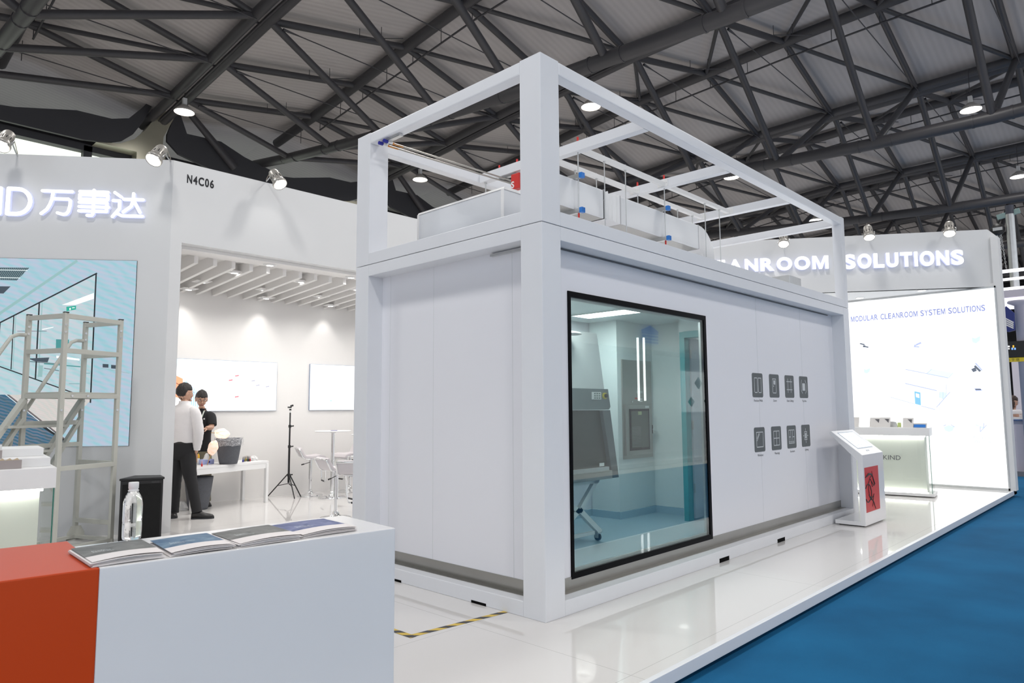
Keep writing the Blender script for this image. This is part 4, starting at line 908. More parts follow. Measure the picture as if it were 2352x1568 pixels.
# pair of thin tube rails under the frame
tr = root('tube_rail_pair', (.8, 1.75, 3.64), 'pair of thin rails with navy end plugs running under the left of the upper frame', 'rail')
for y in (1.86, 1.79):
    m = MB(); m.tube((.10, y, 3.655), (1.72, y - .05, 3.655), .006, 8); m.tube((.10, y + .016, 3.655), (1.72, y - .034, 3.655), .004, 8); m.build('rail', M['steel'], tr)
    MB().tube((.075, y + .006, 3.655), (.20, y + .003, 3.655), .010, 10).build('amber_sleeve', M['amber'], tr)
    MB().tube((.035, y + .006, 3.655), (.085, y + .006, 3.655), .012, 10).build('clip', M['white'], tr)
    MB().tube((-.005, y + .006, 3.655), (.035, y + .006, 3.655), .016, 10).build('end_plug', M['navy'], tr)
for x, ya, yb in ((.05, 1.62, 1.88), (1.46, 1.60, 1.84)):
    m = MB(); m.box((x - .02, ya, 3.662), (x + .02, yb, 3.684)); m.build('channel_bracket', M['galv'], tr, bevel=.002)
m = MB(); m.box((5.05, .38, HM - .0), (5.42, .62, 2.97)); t = m.build('roof_box', M['galv'], bevel=.004); tag(t, 'small grey metal box on the far end of the container roof', 'metal box')

# ---------------------------------------------------------------- hazard tape on the floor
def hazard(name):
    m, nt, b = nodes_of(name); L = nt.links
    tc = nt.nodes.new('ShaderNodeTexCoord'); sx = nt.nodes.new('ShaderNodeSeparateXYZ'); L.new(tc.outputs['Object'], sx.inputs[0])
    ad = nt.nodes.new('ShaderNodeMath'); ad.operation = 'MULTIPLY_ADD'; ad.inputs[1].default_value = 1.0; L.new(sx.outputs[1], ad.inputs[0]); L.new(sx.outputs[0], ad.inputs[2])
    dv = nt.nodes.new('ShaderNodeMath'); dv.operation = 'DIVIDE'; dv.inputs[1].default_value = .125; L.new(ad.outputs[0], dv.inputs[0])
    fr = nt.nodes.new('ShaderNodeMath'); fr.operation = 'FRACT'; L.new(dv.outputs[0], fr.inputs[0])
    gt = nt.nodes.new('ShaderNodeMath'); gt.operation = 'GREATER_THAN'; gt.inputs[1].default_value = .5; L.new(fr.outputs[0], gt.inputs[0])
    mx = nt.nodes.new('ShaderNodeMix'); mx.data_type = 'RGBA'; mx.inputs[6].default_value = (.025, .025, .03, 1); mx.inputs[7].default_value = (.72, .50, .06, 1)
    L.new(gt.outputs[0], mx.inputs[0]); L.new(mx.outputs[2], b.inputs['Base Color']); b.inputs['Roughness'].default_value = .4; return m
M['tape'] = hazard('hazard_tape')
m = MB(); a, b = V((-.745, .43, .0006)), V((.0, .358, .0006)); w = V((.003, .022, 0))
m.prism([a - w, b - w, b + w, a + w], (0, 0, .0008)); t = m.build('hazard_tape', M['tape']); tag(t, 'black and yellow striped tape strip running to the near corner post', 'floor tape', 'striped floor tapes')
m = MB(); a, b = V((-.74, .40, .0016)), V((-.76, 1.4, .0016)); w = V((.022, 0, 0))
m.prism([a - w, a + w, b + w, b - w], (0, 0, .0008)); t = m.build('hazard_tape', M['tape']); tag(t, 'black and yellow striped tape strip disappearing behind the near counter', 'floor tape', 'striped floor tapes')
# ---------------------------------------------------------------- foreground counter
FR, FJ = V((-1.756, -.774, 0)), V((-2.749, -.68, 0)); cd = (FR - FJ).normalized(); cn = V((-cd.y, cd.x, 0))
ck = root('reception_counter', (-2.4, -.5, 0), 'blurred near reception counter, white with an orange block end', 'counter')
def slab(p, q, dep, z0, z1, nm, mt, bev=.004):
    m = MB(); m.prism([p + V((0, 0, z0)), q + V((0, 0, z0)), q + cn * dep + V((0, 0, z0)), p + cn * dep + V((0, 0, z0))], (0, 0, z1 - z0)); return m.build(nm, mt, ck, bevel=bev)
slab(FJ, FR, .43, 0, .9, 'white_body', M['gloss'])
slab(FJ - cd * 1.0 - cn * .002, FJ, .56, 0, .9, 'orange_block', M['orange'])
# brochures in fanned stacks
def brochure(u, c0, c1, c2, c3, z, cover, label, n, txt):
    g = 'brochure stacks on the near counter'
    P = [V((*c, z)) for c in (c0, c1, c2, c3)]   # back-left, back-right, front-right, front-left
    t = root('brochure_stack', tuple((P[0] + P[2]) / 2 - V((0, 0, z - .9))), label, 'brochures', g)
    def pt(s, tt, zz): p = (P[0] * (1 - s) + P[1] * s) * (1 - tt) + (P[3] * (1 - s) + P[2] * s) * tt; return V((p.x, p.y, zz + .005 * math.sin(s * 3.0) * (.3 + tt) + .003 * s))
    pages = MB(); NS = 8
    for k in range(n):
        dz = .9005 + (z - .9) * k / n; sh = V((random.uniform(-.008, .008), random.uniform(-.008, .006), 0))
        th = (z - .9) / n * .8
        for i in range(NS):
            a, b = i / NS, (i + 1) / NS; q = [pt(a, 0, dz) + sh, pt(b, 0, dz) + sh, pt(b, 1, dz) + sh, pt(a, 1, dz) + sh]
            lift = lambda p: V((p.x, p.y, max(.9005, .9 + (p.z - .9) * (.35 + .65 * k / n))))
            pages.prism([lift(p) for p in q], (0, 0, th))
    pages.build('pages', mat('page_edges', (.74, .71, .71), .6), t)
    cv = MB()
    for i in range(NS):
        a, b = i / NS, (i + 1) / NS
        for (t0, t1, mi) in ((0, .68, 0), (.68, 1, 1)):
            cv.prism([pt(a, t0, z + .0012), pt(b, t0, z + .0012), pt(b, t1, z + .0012), pt(a, t1, z + .0012)], (0, 0, .0006), mi)
    cv.build('cover', [cover, mat('cover_white', (.78, .74, .74), .4)], t)
    xd = (P[1] - P[0]).normalized(); yd = (P[0] - P[3]).normalized()
    o = pt(.12, .56, z + .006)
    text('cover_title', txt, o, xd, yd, .018, mat('cover_print', (.55, .60, .62), .5), t, layer=.003)
    return t
def cover_mat(name, c1, c2):
    m, nt, b = nodes_of(name); L = nt.links; tc = nt.nodes.new('ShaderNodeTexCoord'); n = nt.nodes.new('ShaderNodeTexNoise'); n.inputs['Scale'].default_value = 9; n.inputs['Detail'].default_value = 5; n.inputs['Distortion'].default_value = 1.5
    L.new(tc.outputs['Object'], n.inputs[0]); cr = nt.nodes.new('ShaderNodeValToRGB'); cr.color_ramp.elements[0].position = .35; cr.color_ramp.elements[1].position = .7
    cr.color_ramp.elements[0].color = (*c1, 1); cr.color_ramp.elements[1].color = (*c2, 1); L.new(n.outputs[0], cr.inputs[0]); L.new(cr.outputs[0], b.inputs['Base Color']); b.inputs['Roughness'].default_value = .5; return m
cg_, cb_ = cover_mat('cover_grey', (.085, .09, .09), (.20, .205, .20)), cover_mat('cover_blue', (.02, .085, .19), (.16, .27, .37))
cb2 = cover_mat('cover_blue_violet', (.03, .055, .19), (.20, .23, .42))
brochure(0, (-2.749, -.375), (-2.542, -.388), (-2.567, -.672), (-2.762, -.655), .913, cg_, 'grey and white brochure stack nearest the orange block', 6, 'Profiles\nModular')
brochure(0, (-2.521, -.410), (-2.334, -.425), (-2.359, -.695), (-2.548, -.678), .911, cb_, 'pale blue brochure stack second from the orange block', 6, 'Cleanroom\nPanels')
brochure(0, (-2.322, -.435), (-2.100, -.43), (-2.121, -.712), (-2.337, -.700), .912, cg_, 'grey and white brochure stack third along the counter', 6, 'System\nSolutions')
brochure(0, (-2.090, -.43), (-1.875, -.450), (-1.894, -.715), (-2.110, -.705), .911, cb2, 'violet-blue brochure stack nearest the white counter end', 7, 'Building\nEnvelope')
# water bottle
bt = root('water_bottle', (-2.54, -.285, .9), 'clear plastic water bottle with a white cap standing on the near counter', 'bottle')
bc = (-2.54, -.285, .9005)
pet, nt, b = nodes_of('clear_pet'); b.inputs['Base Color'].default_value = (.97, .99, 1, 1); b.inputs['Transmission Weight'].default_value = 1; b.inputs['Roughness'].default_value = .02; b.inputs['IOR'].default_value = 1.33
MB().lathe(bc, [(0, .004), (.022, .003), (.029, .006), (.031, .014), (.0315, .06), (.0305, .064), (.0315, .068), (.0315, .118), (.031, .13), (.027, .150), (.018, .166), (.0135, .172), (.013, .184), (0, .184)], 32).build('body', pet, bt)
MB().lathe(bc, [(0, .203), (.0155, .203), (.0165, .201), (.0165, .182), (.0150, .180), (.0150, .176), (.0175, .175), (.0175, .172), (0, .172)], 28).build('cap', M['white'], bt)

# ---------------------------------------------------------------- showcases
def showcase(name, loc, xd, yd, Lx, Dy, label, word, H=1.02, tiers=False):
    """xd along the front, yd to the back; loc = front corner (near end)"""
    loc, xd, yd = V(loc), V(xd).normalized(), V(yd).normalized(); Zh = V((0, 0, 1))
    t = root(name, tuple(loc + xd * Lx / 2 + yd * Dy / 2), label, 'showcase', 'glass-fronted lit display counters')
    def bx(x0, y0, z0, x1, y1, z1): c = loc + xd * (x0 + x1) / 2 + yd * (y0 + y1) / 2 + Zh * (z0 + z1) / 2; return MB().obox(c, xd * (x1 - x0) / 2, yd * (y1 - y0) / 2, Zh * (z1 - z0) / 2)
    bx(0, 0, H - .12, Lx, Dy, H).build('top_slab', M['white'], t, bevel=.003)
    bx(-.02, -.02, .012, Lx, Dy + .02, .055).build('base_slab', M['white'], t, bevel=.003); bx(.03, .03, 0, Lx - .03, Dy - .03, .012).build('plinth', M['void'], t)
    cab = bx(.075, .045, .055, Lx - .06, Dy - .06, H - .12).build('inner_cabinet', mat('lit_cabinet_face', (.74, .76, .71), .5), t)
    strip = emis('led_strip', (1, 1, .93), 22, sample=True)
    bx(.06, .025, H - .135, Lx - .06, .038, H - .122).build('light_strip', strip, t); bx(.06, .025, .056, Lx - .06, .038, .066).build('light_strip', strip, t)
    g = bx(.008, .006, .055, Lx - .008, .014, H - .12).build('front_glass', M['clear'], t); bx(.008, .006, .055, .016, Dy - .01, H - .12).build('side_glass', M['clear'], t)
    e = MB(); c = loc + xd * .009 + yd * .007; e.beam(c + Zh * .055, c + Zh * (H - .12), .006, .006); e.build('glass_edge', M['glass_edge'], t)
    if word:
        text('lettering', word, loc + xd * .395 + yd * .0035 + Zh * .545, xd * -1 if False else -xd, Zh, .115, M['text_grey'], t, width=word_w, layer=.001)
    return t, bx
word_w = .70
# right showcase: front faces -x; letters read from far (y+) to near (y-)
sd, bx = showcase('display_counter', (8.35, -.277, 0), (-.15, .988, 0), (.988, .15, 0), 1.9, .45, 'white display counter with a glowing glass front lettered in dark capitals, right of the tower', None)
xdr = V((.15, -.988, 0)).normalized(); pz = V((8.35, -.277, 0)) - xdr * .4 + V((0, 0, .535))
w0 = at(2068, 1056, (8.35, -.277, 0), (.988, .15, 0)); w1 = at(2030, 1056, (8.35, -.277, 0), (.988, .15, 0))
lw_ = abs((w1 - w0).length) / 3.95 * 5.0
text('lettering', 'SKIND', V((w0.x, w0.y, .535)) - xdr * lw_, xdr, (0, 0, 1), .098, M['text_grey'], sd, width=lw_, layer=.001)
# display boards leaning on the counter
bdm = mat('sample_board', (.66, .64, .62), .5); gr = mat('sample_print', (.10, .10, .11), .4)
def board(yc, w, h, lean, lb, tri=True, m_=None, x=8.42):
    c = V((x, yc, 1.021)); t = root('sample_board', tuple(c), lb, 'sample board', 'sample boards on the right display counter')
    m = MB(); a, b_ = c + V((0, -w / 2, 0)), c + V((0, w / 2, 0)); up = V((lean, 0, h))
    m.prism([a, b_, b_ + up, a + up], (.012, 0, 0)); m.build('board', m_ or bdm, t, bevel=.002)
    m = MB(); m.prism([c + V((.012 + lean, w * .3, h * .9)), c + V((.012 + lean, w * .2, h * .9)), c + V((.16, w * .2, 0)), c + V((.16, w * .3, 0))], (0, .01, 0)); m.build('easel_leg', bdm, t)
    if tri:
        f = V((-.001, 0, 0)); q = lambda s, k: c + V((lean * k, (0.5 - s) * w, h * k)) + f
        m = MB(); m.prism([q(.45, .85), q(.88, .85), q(.84, .45)], (-.0008, 0, 0)); m.build('printed_triangle', gr, t)
for u0, u1, hh_, lb, tri in ((1997, 2022, .145, 'leaning white sample board with a mottled triangle, left of the pair', True), (2020, 2044, .15, 'leaning white sample board with a dark triangle, front of the pair', True), (2073, 2097, .145, 'leaning white sample board with a dark triangle, standing alone to the right', True), (1960, 1972, .15, 'sample board partly hidden behind the tower post', False)):
    a = at(u0, 978, (8.42, 0, 0), (1, 0, 0)).y; b_ = at(u1, 978, (8.42, 0, 0), (1, 0, 0)).y; board((a + b_) / 2, abs(a - b_), hh_, .05, lb, tri)
a = at(2097, 978, (8.45, 0, 0), (1, 0, 0)).y; b_ = at(2128, 978, (8.45, 0, 0), (1, 0, 0)).y
t = root('sample_tray', (8.5, (a + b_) / 2, 1.021), 'low grey-framed tray with a bright blue panel on the display counter', 'sample tray')
m = MB(); m.prism([V((8.44, a, 1.021)), V((8.44, b_, 1.021)), V((8.47, b_, 1.085)), V((8.47, a, 1.085))], (.02, 0, 0)); m.build('frame', M['galv'], t)
m = MB(); m.prism([V((8.4395, a - .012 if a > b_ else a + .012, 1.024)), V((8.4395, b_ + .012 if a > b_ else b_ - .012, 1.024)), V((8.4605, b_ + .012 if a > b_ else b_ - .012, 1.068)), V((8.4605, a - .012 if a > b_ else a + .012, 1.068))], (-.004, 0, 0)); m.build('blue_panel', M['blue'], t)
a = at(2044, 978, (8.55, 0, 0), (1, 0, 0)).y; b_ = at(2058, 978, (8.55, 0, 0), (1, 0, 0)).y
t = root('sample_profile', (8.55, (a + b_) / 2, 1.021), 'grey profile sample with a pale green card behind the leaning boards', 'sample')
m = MB(); m.prism([V((8.55, a, 1.021)), V((8.55, b_ - .02, 1.021)), V((8.55, b_, 1.10)), V((8.55, a, 1.11))], (.03, 0, 0)); m.build('profile', M['galv'], t); m = MB(); m.box((8.6, min(a, b_) - .06, 1.021), (8.603, min(a, b_) - .01, 1.09)); m.build('card', mat('pale_green_card', (.55, .65, .25), .5), t)
# left showcase
LX, LY = V((-.8395, .5434, 0)), V((.5434, .8395, 0))
ls, bxl = showcase('display_counter', (-2.275, 1.877, 0), (-1, .13, 0), (.13, 1, 0), 1.5, .62, 'white display counter with greenish glass at the left edge, stepped top', None)
a = V((-2.275, 1.877, 0)); X_, Y_ = V((-1, .13, 0)).normalized(), V((.13, 1, 0)).normalized()
for i, (o_, z0, z1, nm) in enumerate(((.10, 1.02, 1.073, .02), (.24, 1.073, 1.123, .04), (.40, 1.123, 1.17, .30))):
    c = a + X_ * (nm + .75) + Y_ * (o_ + .31) + V((0, 0, (z0 + z1) / 2)); MB().obox(c, X_ * .75, Y_ * (.31 - o_ / 2), V((0, 0, (z1 - z0) / 2))).build('step', M['white'], ls, bevel=.003)
zz = mat('taupe_card', (.36, .32, .31), .6); yl = mat('cream_strip', (.62, .50, .34), .6)
for i, (o_, z, x0) in enumerate(((.055, 1.021, .17), (.20, 1.074, .26))):
    t = root('sample_box', tuple(a + X_ * (x0 + .3) + Y_ * (o_ + .02) + V((0, 0, z))), 'taupe card sample box with wavy cream edge on the %s step, left counter' % ('lowest', 'second')[i], 'sample box', 'taupe sample boxes')
    c = a + X_ * (x0 + .35) + Y_ * (o_ + .025) + V((0, 0, z + .024)); MB().obox(c, X_ * .35, Y_ * .02, V((0, 0, .024))).build('box', zz, t)
    m = MB()
    for k in range(20):
        c0_ = a + X_ * (x0 + .01 + k * .035) + Y_ * (o_ + .02) + V((0, 0, z + .0485)); m.prism([c0_, c0_ + X_ * .034, c0_ + X_ * .012 + V((0, 0, .012))], Y_ * .012)
    m.build('wavy_strip', yl, t)
t = tag(MB().obox(a + X_ * .27 + Y_ * .33 + V((0, 0, 1.138)), X_ * .012, Y_ * .02, V((0, 0, .014))).build('small_sample', M['white']), 'tiny white sample cube standing on the top step at left', 'sample')

# ---------------------------------------------------------------- touch screen kiosk
kk = root('touch_kiosk', (5.4, -.2, 0), 'white slanted touch-screen kiosk with a red panel, in front of the far tower post', 'kiosk')
kx0, kx1 = 5.03, 5.78
def kp_(y, z): return V((kx0, y, z))
m = MB(); th = .055
m.prism([kp_(-.36, .012), kp_(-.03, .012), kp_(-.03, .055), kp_(-.305, .055), kp_(-.305, .735), kp_(-.05, .995), kp_(-.01, 1.035), kp_(-.03, 1.065), kp_(-.36, .80)], (kx1 - kx0, 0, 0)); m.build('body', M['gloss'], kk, bevel=.004)
MB().box((kx0 + .04, -.33, 0), (kx1 - .04, -.06, .012)).build('foot', M['black'], kk)
m = MB(); m.box((5.075, -.3625, .155), (5.56, -.359, .655)); rp = m.build('red_panel', mat('red_panel', (.56, .035, .03), .4), kk)
m = MB()
def kl(pts, r): m.pipe([V((5.075 + .485 * x, -.3632, .655 - .5 * y)) for x, y in pts], [q * .75 for q in r] if isinstance(r, list) else r * .75, 6)
kl([(.02, .22), (.12, .19), (.25, .155), (.4, .16), (.52, .2)], [.006, .013, .017, .014, .007]); kl([(.50, .10), (.52, .2), (.60, .33), (.66, .40), (.60, .44), (.45, .34), (.36, .28)], [.003, .008, .012, .013, .008, .008, .008])
kl([(.52, .20), (.35, .24), (.22, .36), (.20, .50), (.25, .66), (.34, .74)], .007); kl([(.40, .30), (.46, .40), (.50, .46)], .006)
kl([(.0, .46), (.08, .40), (.2, .37), (.32, .42), (.40, .55), (.38, .66), (.30, .73), (.16, .78), (.06, .76), (.0, .70)], .009)
kl([(.20, .62), (.36, .70), (.52, .80), (.66, .97)], [.006, .010, .010, .006]); kl([(.36, .72), (.50, .68), (.58, .62), (.46, .86), (.42, .90)], [.009, .009, .004, .006, .003])
m.build('emblem', M['text_dark'], rp)
d = V((0, .33, .265)).normalized(); nn = V((0, -d.z, d.y)); 
def ks(x, s, off=0): return V((kx0 + x, -.36, .80)) + d * s + nn * (.0005 + off)
def kpoly(x0, s0, x1, s1, off, nm, mt, par): m = MB(); m.prism([ks(x0, s0, off), ks(x1, s0, off), ks(x1, s1, off), ks(x0, s1, off)], nn * .001); return m.build(nm, mt, par)
kb = kpoly(.12, .10, .64, .385, 0, 'screen_bezel', mat('bezel', (.38, .46, .55), .3), kk); kpoly(.132, .112, .628, .373, .0012, 'screen', emis('kiosk_screen', srgb(222, 228, 236), 1), kb)
m = MB()
for i in range(9):
    x, s = .18 + .09 * (i % 5) + random.uniform(-.01, .02), .15 + .07 * (i // 3) + random.uniform(-.01, .01); m.prism([ks(x, s, .0025), ks(x + .035, s, .0025), ks(x + .035, s + .012, .0025), ks(x, s + .012, .0025)], nn * .0004)
m.build('screen_marks', emis('screen_marks', srgb(175, 185, 200)), kb)
for x in (.30, .36): kpoly(x, .05, x + .03, .066, 0, 'button', mat('pale_button', (.5, .55, .6), .4), kk)

# ---------------------------------------------------------------- platform ladder
Pq = [V((-1.795, 5.276, 0)), V((-1.587, 4.809, 0)), V((-1.02, 5.07, 0)), V((-1.217, 5.57, 0))]
ld = root('platform_ladder', (-1.4, 5.15, 0), 'grey tubular platform ladder with guard rails, standing before the video wall', 'ladder')
ZT, ZG, ZP = 2.31, 1.94, 1.50
G = M['grey_ladder']; sd_ = (Pq[2] - Pq[1]).normalized(); sn = (Pq[0] - Pq[1]).normalized()
for i, p in enumerate(Pq):
    m = MB(); m.beam(p + V((0, 0, .03)), p + V((0, 0, ZT)), .044, .036, up=tuple(sn)); po = m.build('post', G, ld, bevel=.004)
    m = MB(); m.box(p + V((-.023, -.023, ZT)), p + V((.023, .023, ZT + .008))); m.build('end_cap', M['black'], po)
    m = MB(); m.tube(p + V((0, 0, .0)), p + V((0, 0, .035)), .03, 10); m.build('foot', G, po)
def bar(a, b, z, w=.038, h=.046, nm='rail', zb=None): m = MB(); m.beam(a + V((0, 0, z)), b + V((0, 0, zb if zb is not None else z)), w, h); return m.build(nm, G, ld, bevel=.003)
bar(Pq[0], Pq[1], ZT - .03); bar(Pq[1], Pq[2], ZT - .03); bar(Pq[2], Pq[3], ZT - .03)
bar(Pq[0], Pq[1], ZG); bar(Pq[1], Pq[2], ZG); bar(Pq[2], Pq[3], ZG)
for i in range(4): bar(Pq[i], Pq[(i + 1) % 4], ZP, nm='platform_rail')
bar(Pq[0], Pq[3], 1.23, nm='cross_rail'); bar(Pq[1], Pq[2], .80, nm='cross_rail'); bar(Pq[2], Pq[3], .81, nm='cross_rail'); bar(Pq[2], Pq[3], .20, nm='cross_rail'); bar(Pq[0], Pq[3], 1.0, nm='cross_rail')
m = MB(); m.prism([p + V((0, 0, ZP + .025)) for p in Pq], (0, 0, .012)); m.build('platform_board', G, ld)
m = MB()
for p, q in ((Pq[0], Pq[1]), (Pq[1], Pq[2])):
    for f in (.15, .42): c = p.lerp(q, f) - sd_.cross(V((0, 0, 1))) * 0; m.tube(c + V((0, 0, ZP)) - sn * .028, c + V((0, 0, ZP)) - sn * .022, .012, 8)
for p in Pq:
    for z in (ZP - .14, ZG + .18, ZG + .25): m.tube(p + V((0, 0, z)) + V((.0, -.030, 0)), p + V((0, 0, z)) + V((0, -.02, 0)), .011, 8)
m.build('bolt', M['chrome'], ld)
lo = -sd_ * 1.25   # the stair side runs to the left, out of the picture
for a in (Pq[0], Pq[3]):
    s0 = a + V((0, 0, ZP - .03)); s1 = a - sd_ * .95 + V((0, 0, .05))
    m = MB(); m.beam(s0, s1, .04, .07, up=tuple(sn)); m.build('stringer', G, ld, bevel=.003)
    m = MB(); m.beam(a + V((0, 0, 1.28)), a - sd_ * .55 + V((0, 0, .42)), .035, .05, up=tuple(sn)); m.build('stringer_brace', G, ld, bevel=.003)
    m = MB(); h0 = a + V((0, 0, ZG + .17)); m.pipe([h0, h0 - sd_ * .10 + V((0, 0, -.005)), h0 - sd_ * .16 + V((0, 0, -.03)), h0 - sd_ * .20 + V((0, 0, -.09)), a - sd_ * .72 + V((0, 0, 1.18)), a - sd_ * .80 + V((0, 0, .60))], .019, 8); m.build('handrail', G, ld)
for k in range(5):
    z = 1.2 - k * .25; s = (ZP - z) * .66; c0_ = Pq[0] - sd_ * s; c1_ = Pq[3] - sd_ * s
    m = MB(); m.beam(c0_ + V((0, 0, z)), c1_ + V((0, 0, z)), .16, .025); m.build('tread', G, ld)
p = Pq[3]; m = MB(); m.prism([p + V((-.085, -.03, .0)), p + V((.085, -.03, 0)), p + V((.08, -.03, .07)), p + V((.045, -.03, .14)), p + V((-.045, -.03, .14)), p + V((-.08, -.03, .07))], (0, .006, 0)); m.build('foot_plate', G, ld)
m = MB()
for p, q in ((Pq[0], Pq[3]), (Pq[3], Pq[2]), (Pq[2], Pq[1])): m.beam(p + V((0, 0, .03)), q + V((0, 0, .03)), .05, .03)
m.build('base_frame', G, ld)

# ---------------------------------------------------------------- black subwoofer
sp_ = root('loudspeaker', (-.78, 4.9, 0), 'black floor loudspeaker standing beside the left wall corner, behind the water bottle', 'loudspeaker')
A_, B_ = V((-1.02, 4.845, 0)), V((-.655, 4.70, 0)); n_ = V((.37, .93, 0)).normalized()
pr_ = [A_, B_, B_ + n_ * .28 - V((.05, 0, 0)), A_ + n_ * .30 + V((.12, 0, 0))]
m = MB(); m.prism(pr_, (0, 0, .64)); m.build('cabinet', M['black'], sp_, bevel=.006)
pt_ = [A_ - n_ * .015 - V((.01, 0, 0)), B_ - n_ * .015 + V((.012, 0, 0)), B_ + n_ * .28 - V((.04, 0, 0)), A_ + n_ * .30 + V((.11, 0, 0))]
m = MB(); m.prism([q + V((0, 0, .64)) for q in pt_], (0, 0, .022)); m.build('top_board', M['black'], sp_, bevel=.004)
g_ = MB(); a1, b1_ = A_.lerp(B_, .05) - n_ * .004, A_.lerp(B_, .95) - n_ * .004; g_.prism([a1 + V((0, 0, .05)), b1_ + V((0, 0, .05)), b1_ + V((0, 0, .60)), a1 + V((0, 0, .60))], n_ * .004); g_.build('grille', mat('speaker_grille', (.006, .006, .006), .9, bump=.8, bscale=300), sp_)
g_ = MB(); a1, b1_ = A_.lerp(B_, .72) - n_ * .005, A_.lerp(B_, .9) - n_ * .005; g_.prism([a1 + V((0, 0, .605)), b1_ + V((0, 0, .605)), b1_ + V((0, 0, .625)), a1 + V((0, 0, .625))], n_ * .004); g_.build('badge', mat('speaker_badge', (.03, .03, .032), .4), sp_)

# ---------------------------------------------------------------- back room screens
def wall_screen(x0, x1, z0, z1, lb, pic):
    t = root('lit_screen', ((x0 + x1) / 2, 7.35, z0), lb, 'screen', 'lit screens on the back wall')
    m = MB(); m.box((x0, 7.325, z0), (x1, 7.35, z1)); m.build('frame', mat('screen_frame_blue', (.30, .36, .48), .3), t)
    m = MB(); Y = 7.3245; L2 = [0]
    def q(pts, mi): L2[0] += .0003; m.prism([V((x, Y - L2[0], z)) for x, z in pts], (0, .0002, 0), mi)
    q([(x0 + .005, z0 + .005), (x1 - .005, z0 + .005), (x1 - .005, z1 - .005), (x0 + .005, z1 - .005)], 0); pic(q, x0, x1, z0, z1)
    m.build('picture', SM, t)
SM = [emis('screen_white_blue', srgb(250, 253, 255), 1.15, sample=True), emis('screen_orange', srgb(255, 165, 125), 1.0), emis('screen_sky', srgb(214, 236, 252), 1.0), emis('screen_stripe', srgb(178, 212, 244), 1.0), emis('screen_red_mark', srgb(235, 120, 130), 1), emis('screen_grey_mark', srgb(175, 175, 190), 1), emis('screen_dark_mark', srgb(70, 25, 20), 1)]
def pic1(q, x0, x1, z0, z1):
    P = lambda u, v: (at(380 + u / 4.354, 840 + v / 4.354, (0, 7.32, 0), (0, 1, 0)).x, at(380 + u / 4.354, 840 + v / 4.354, (0, 7.32, 0), (0, 1, 0)).z)
    z0 += .01; q([(x0 + .01, z1 - .12), (x1 - .01, z1 - .12), (x1 - .01, z1 - .01), (x0 + .01, z1 - .01)], 2)
    q([P(90, 88), P(175, 128), P(175, 330), (P(90, 88)[0], z0 + .2)], 1)
    for a, b_ in (((88, 130), (100, 150)), ((100, 150), (92, 190)), ((95, 165), (130, 185)), ((130, 185), (150, 190))): p, r = P(*a), P(*b_); q([(p[0], p[1] + .006), (r[0], r[1] + .006), (r[0] + .01, r[1] - .008), (p[0] + .01, p[1] - .008)], 6)
    for i in range(16):
        u = 200 + i * 20; tp = 150 + i * 18; p = P(u, tp); w_ = .022 - i * .001; q([(p[0], z0), (p[0] + w_, z0), (p[0] + w_, p[1]), (p[0], p[1])], 3 if i < 9 else 2)
    for u, v, mi in ((715, 100, 4), (652, 144, 4), (878, 150, 5), (922, 195, 5), (1020, 208, 5), (712, 310, 4), (550, 250, 2)): p = P(u, v); q([(p[0] - .03, p[1] - .012), (p[0] + .03, p[1] - .002), (p[0] + .03, p[1] + .016), (p[0] - .03, p[1] + .006)], mi)
def pic2(q, x0, x1, z0, z1):
    for i, (u, v) in enumerate(((904, 903), (955, 908), (1005, 903))): p = at(380 + u / 2.376, 540 + v / 2.376, (0, 7.32, 0), (0, 1, 0)); q([(p.x - .02, p.z - .01), (p.x + .02, p.z - .01), (p.x + .02, p.z + .012), (p.x - .02, p.z + .012)], 3 if i == 0 else 2)
wall_screen(.25, 1.937, 1.332, 2.092, 'wide glowing white screen with an orange block and blue stripes, behind the two men', pic1)
wall_screen(2.515, 4.2, 1.334, 2.096, 'glowing white screen beside the tower post, right of the first', pic2)

# ---------------------------------------------------------------- tripod stand
tp = root('tripod_stand', (2.03, 7.05, 0), 'thin black tripod light stand against the back wall', 'tripod')
c = V((2.03, 7.05, 0))
m = MB(); m.tube(c + V((0, 0, .22)), c + V((0, 0, .80)), .016, 10); m.tube(c + V((0, 0, .8)), c + V((0, 0, 1.1)), .013, 10); m.tube(c + V((0, 0, 1.1)), c + V((0, 0, 1.30)), .011, 10); m.build('pole', M['black'], tp)
m = MB(); m.tube(c + V((0, 0, 1.30)), c + V((0, 0, 1.325)), .008, 8); m.build('spigot', M['galv'], tp)
m = MB(); m.tube(c + V((0, 0, 1.335)), c + V((0, 0, 1.36)), .018, 10); m.box(c + V((-.035, -.02, 1.372)), c + V((.012, .02, 1.395))); m.beam(c + V((.0, 0, 1.40)), c + V((.04, -.02, 1.415)), .03, .028); m.build('clamp_head', M['black'], tp)
m = MB()
for z in (.34, .775, 1.09): m.tube(c + V((0, 0, z - .02)), c + V((0, 0, z + .02)), .023, 10); m.tube(c, c, .01) if False else None; m.tube(c + V((.02, -.01, z)), c + V((.055, -.02, z + .005)), .010, 8)
m.build('collar', M['black'], tp)
ft = [at(617, 1129, (0, 0, 0), (0, 0, 1)), V((2.19, 6.98, 0)), at(689, 1131, (0, 0, 0), (0, 0, 1))]
RH = V((.6932, -.7207, 0)).normalized(); FH = V((.7207, .6932, 0)).normalized()
ft = [c - RH * .33 + FH * .02, c + RH * .16 - FH * .20, c + RH * .19 + FH * .02]
for f_ in ft:
    f_ = V((f_.x, f_.y, .006)); m = MB(); m.tube(c + V((0, 0, .35)) + (f_ - c) * .06, f_, .009, 8); md = (c + V((0, 0, .35))).lerp(f_, .5); m.tube(c + V((0, 0, .21)), md, .006, 6); m.build('leg', M['black'], tp)

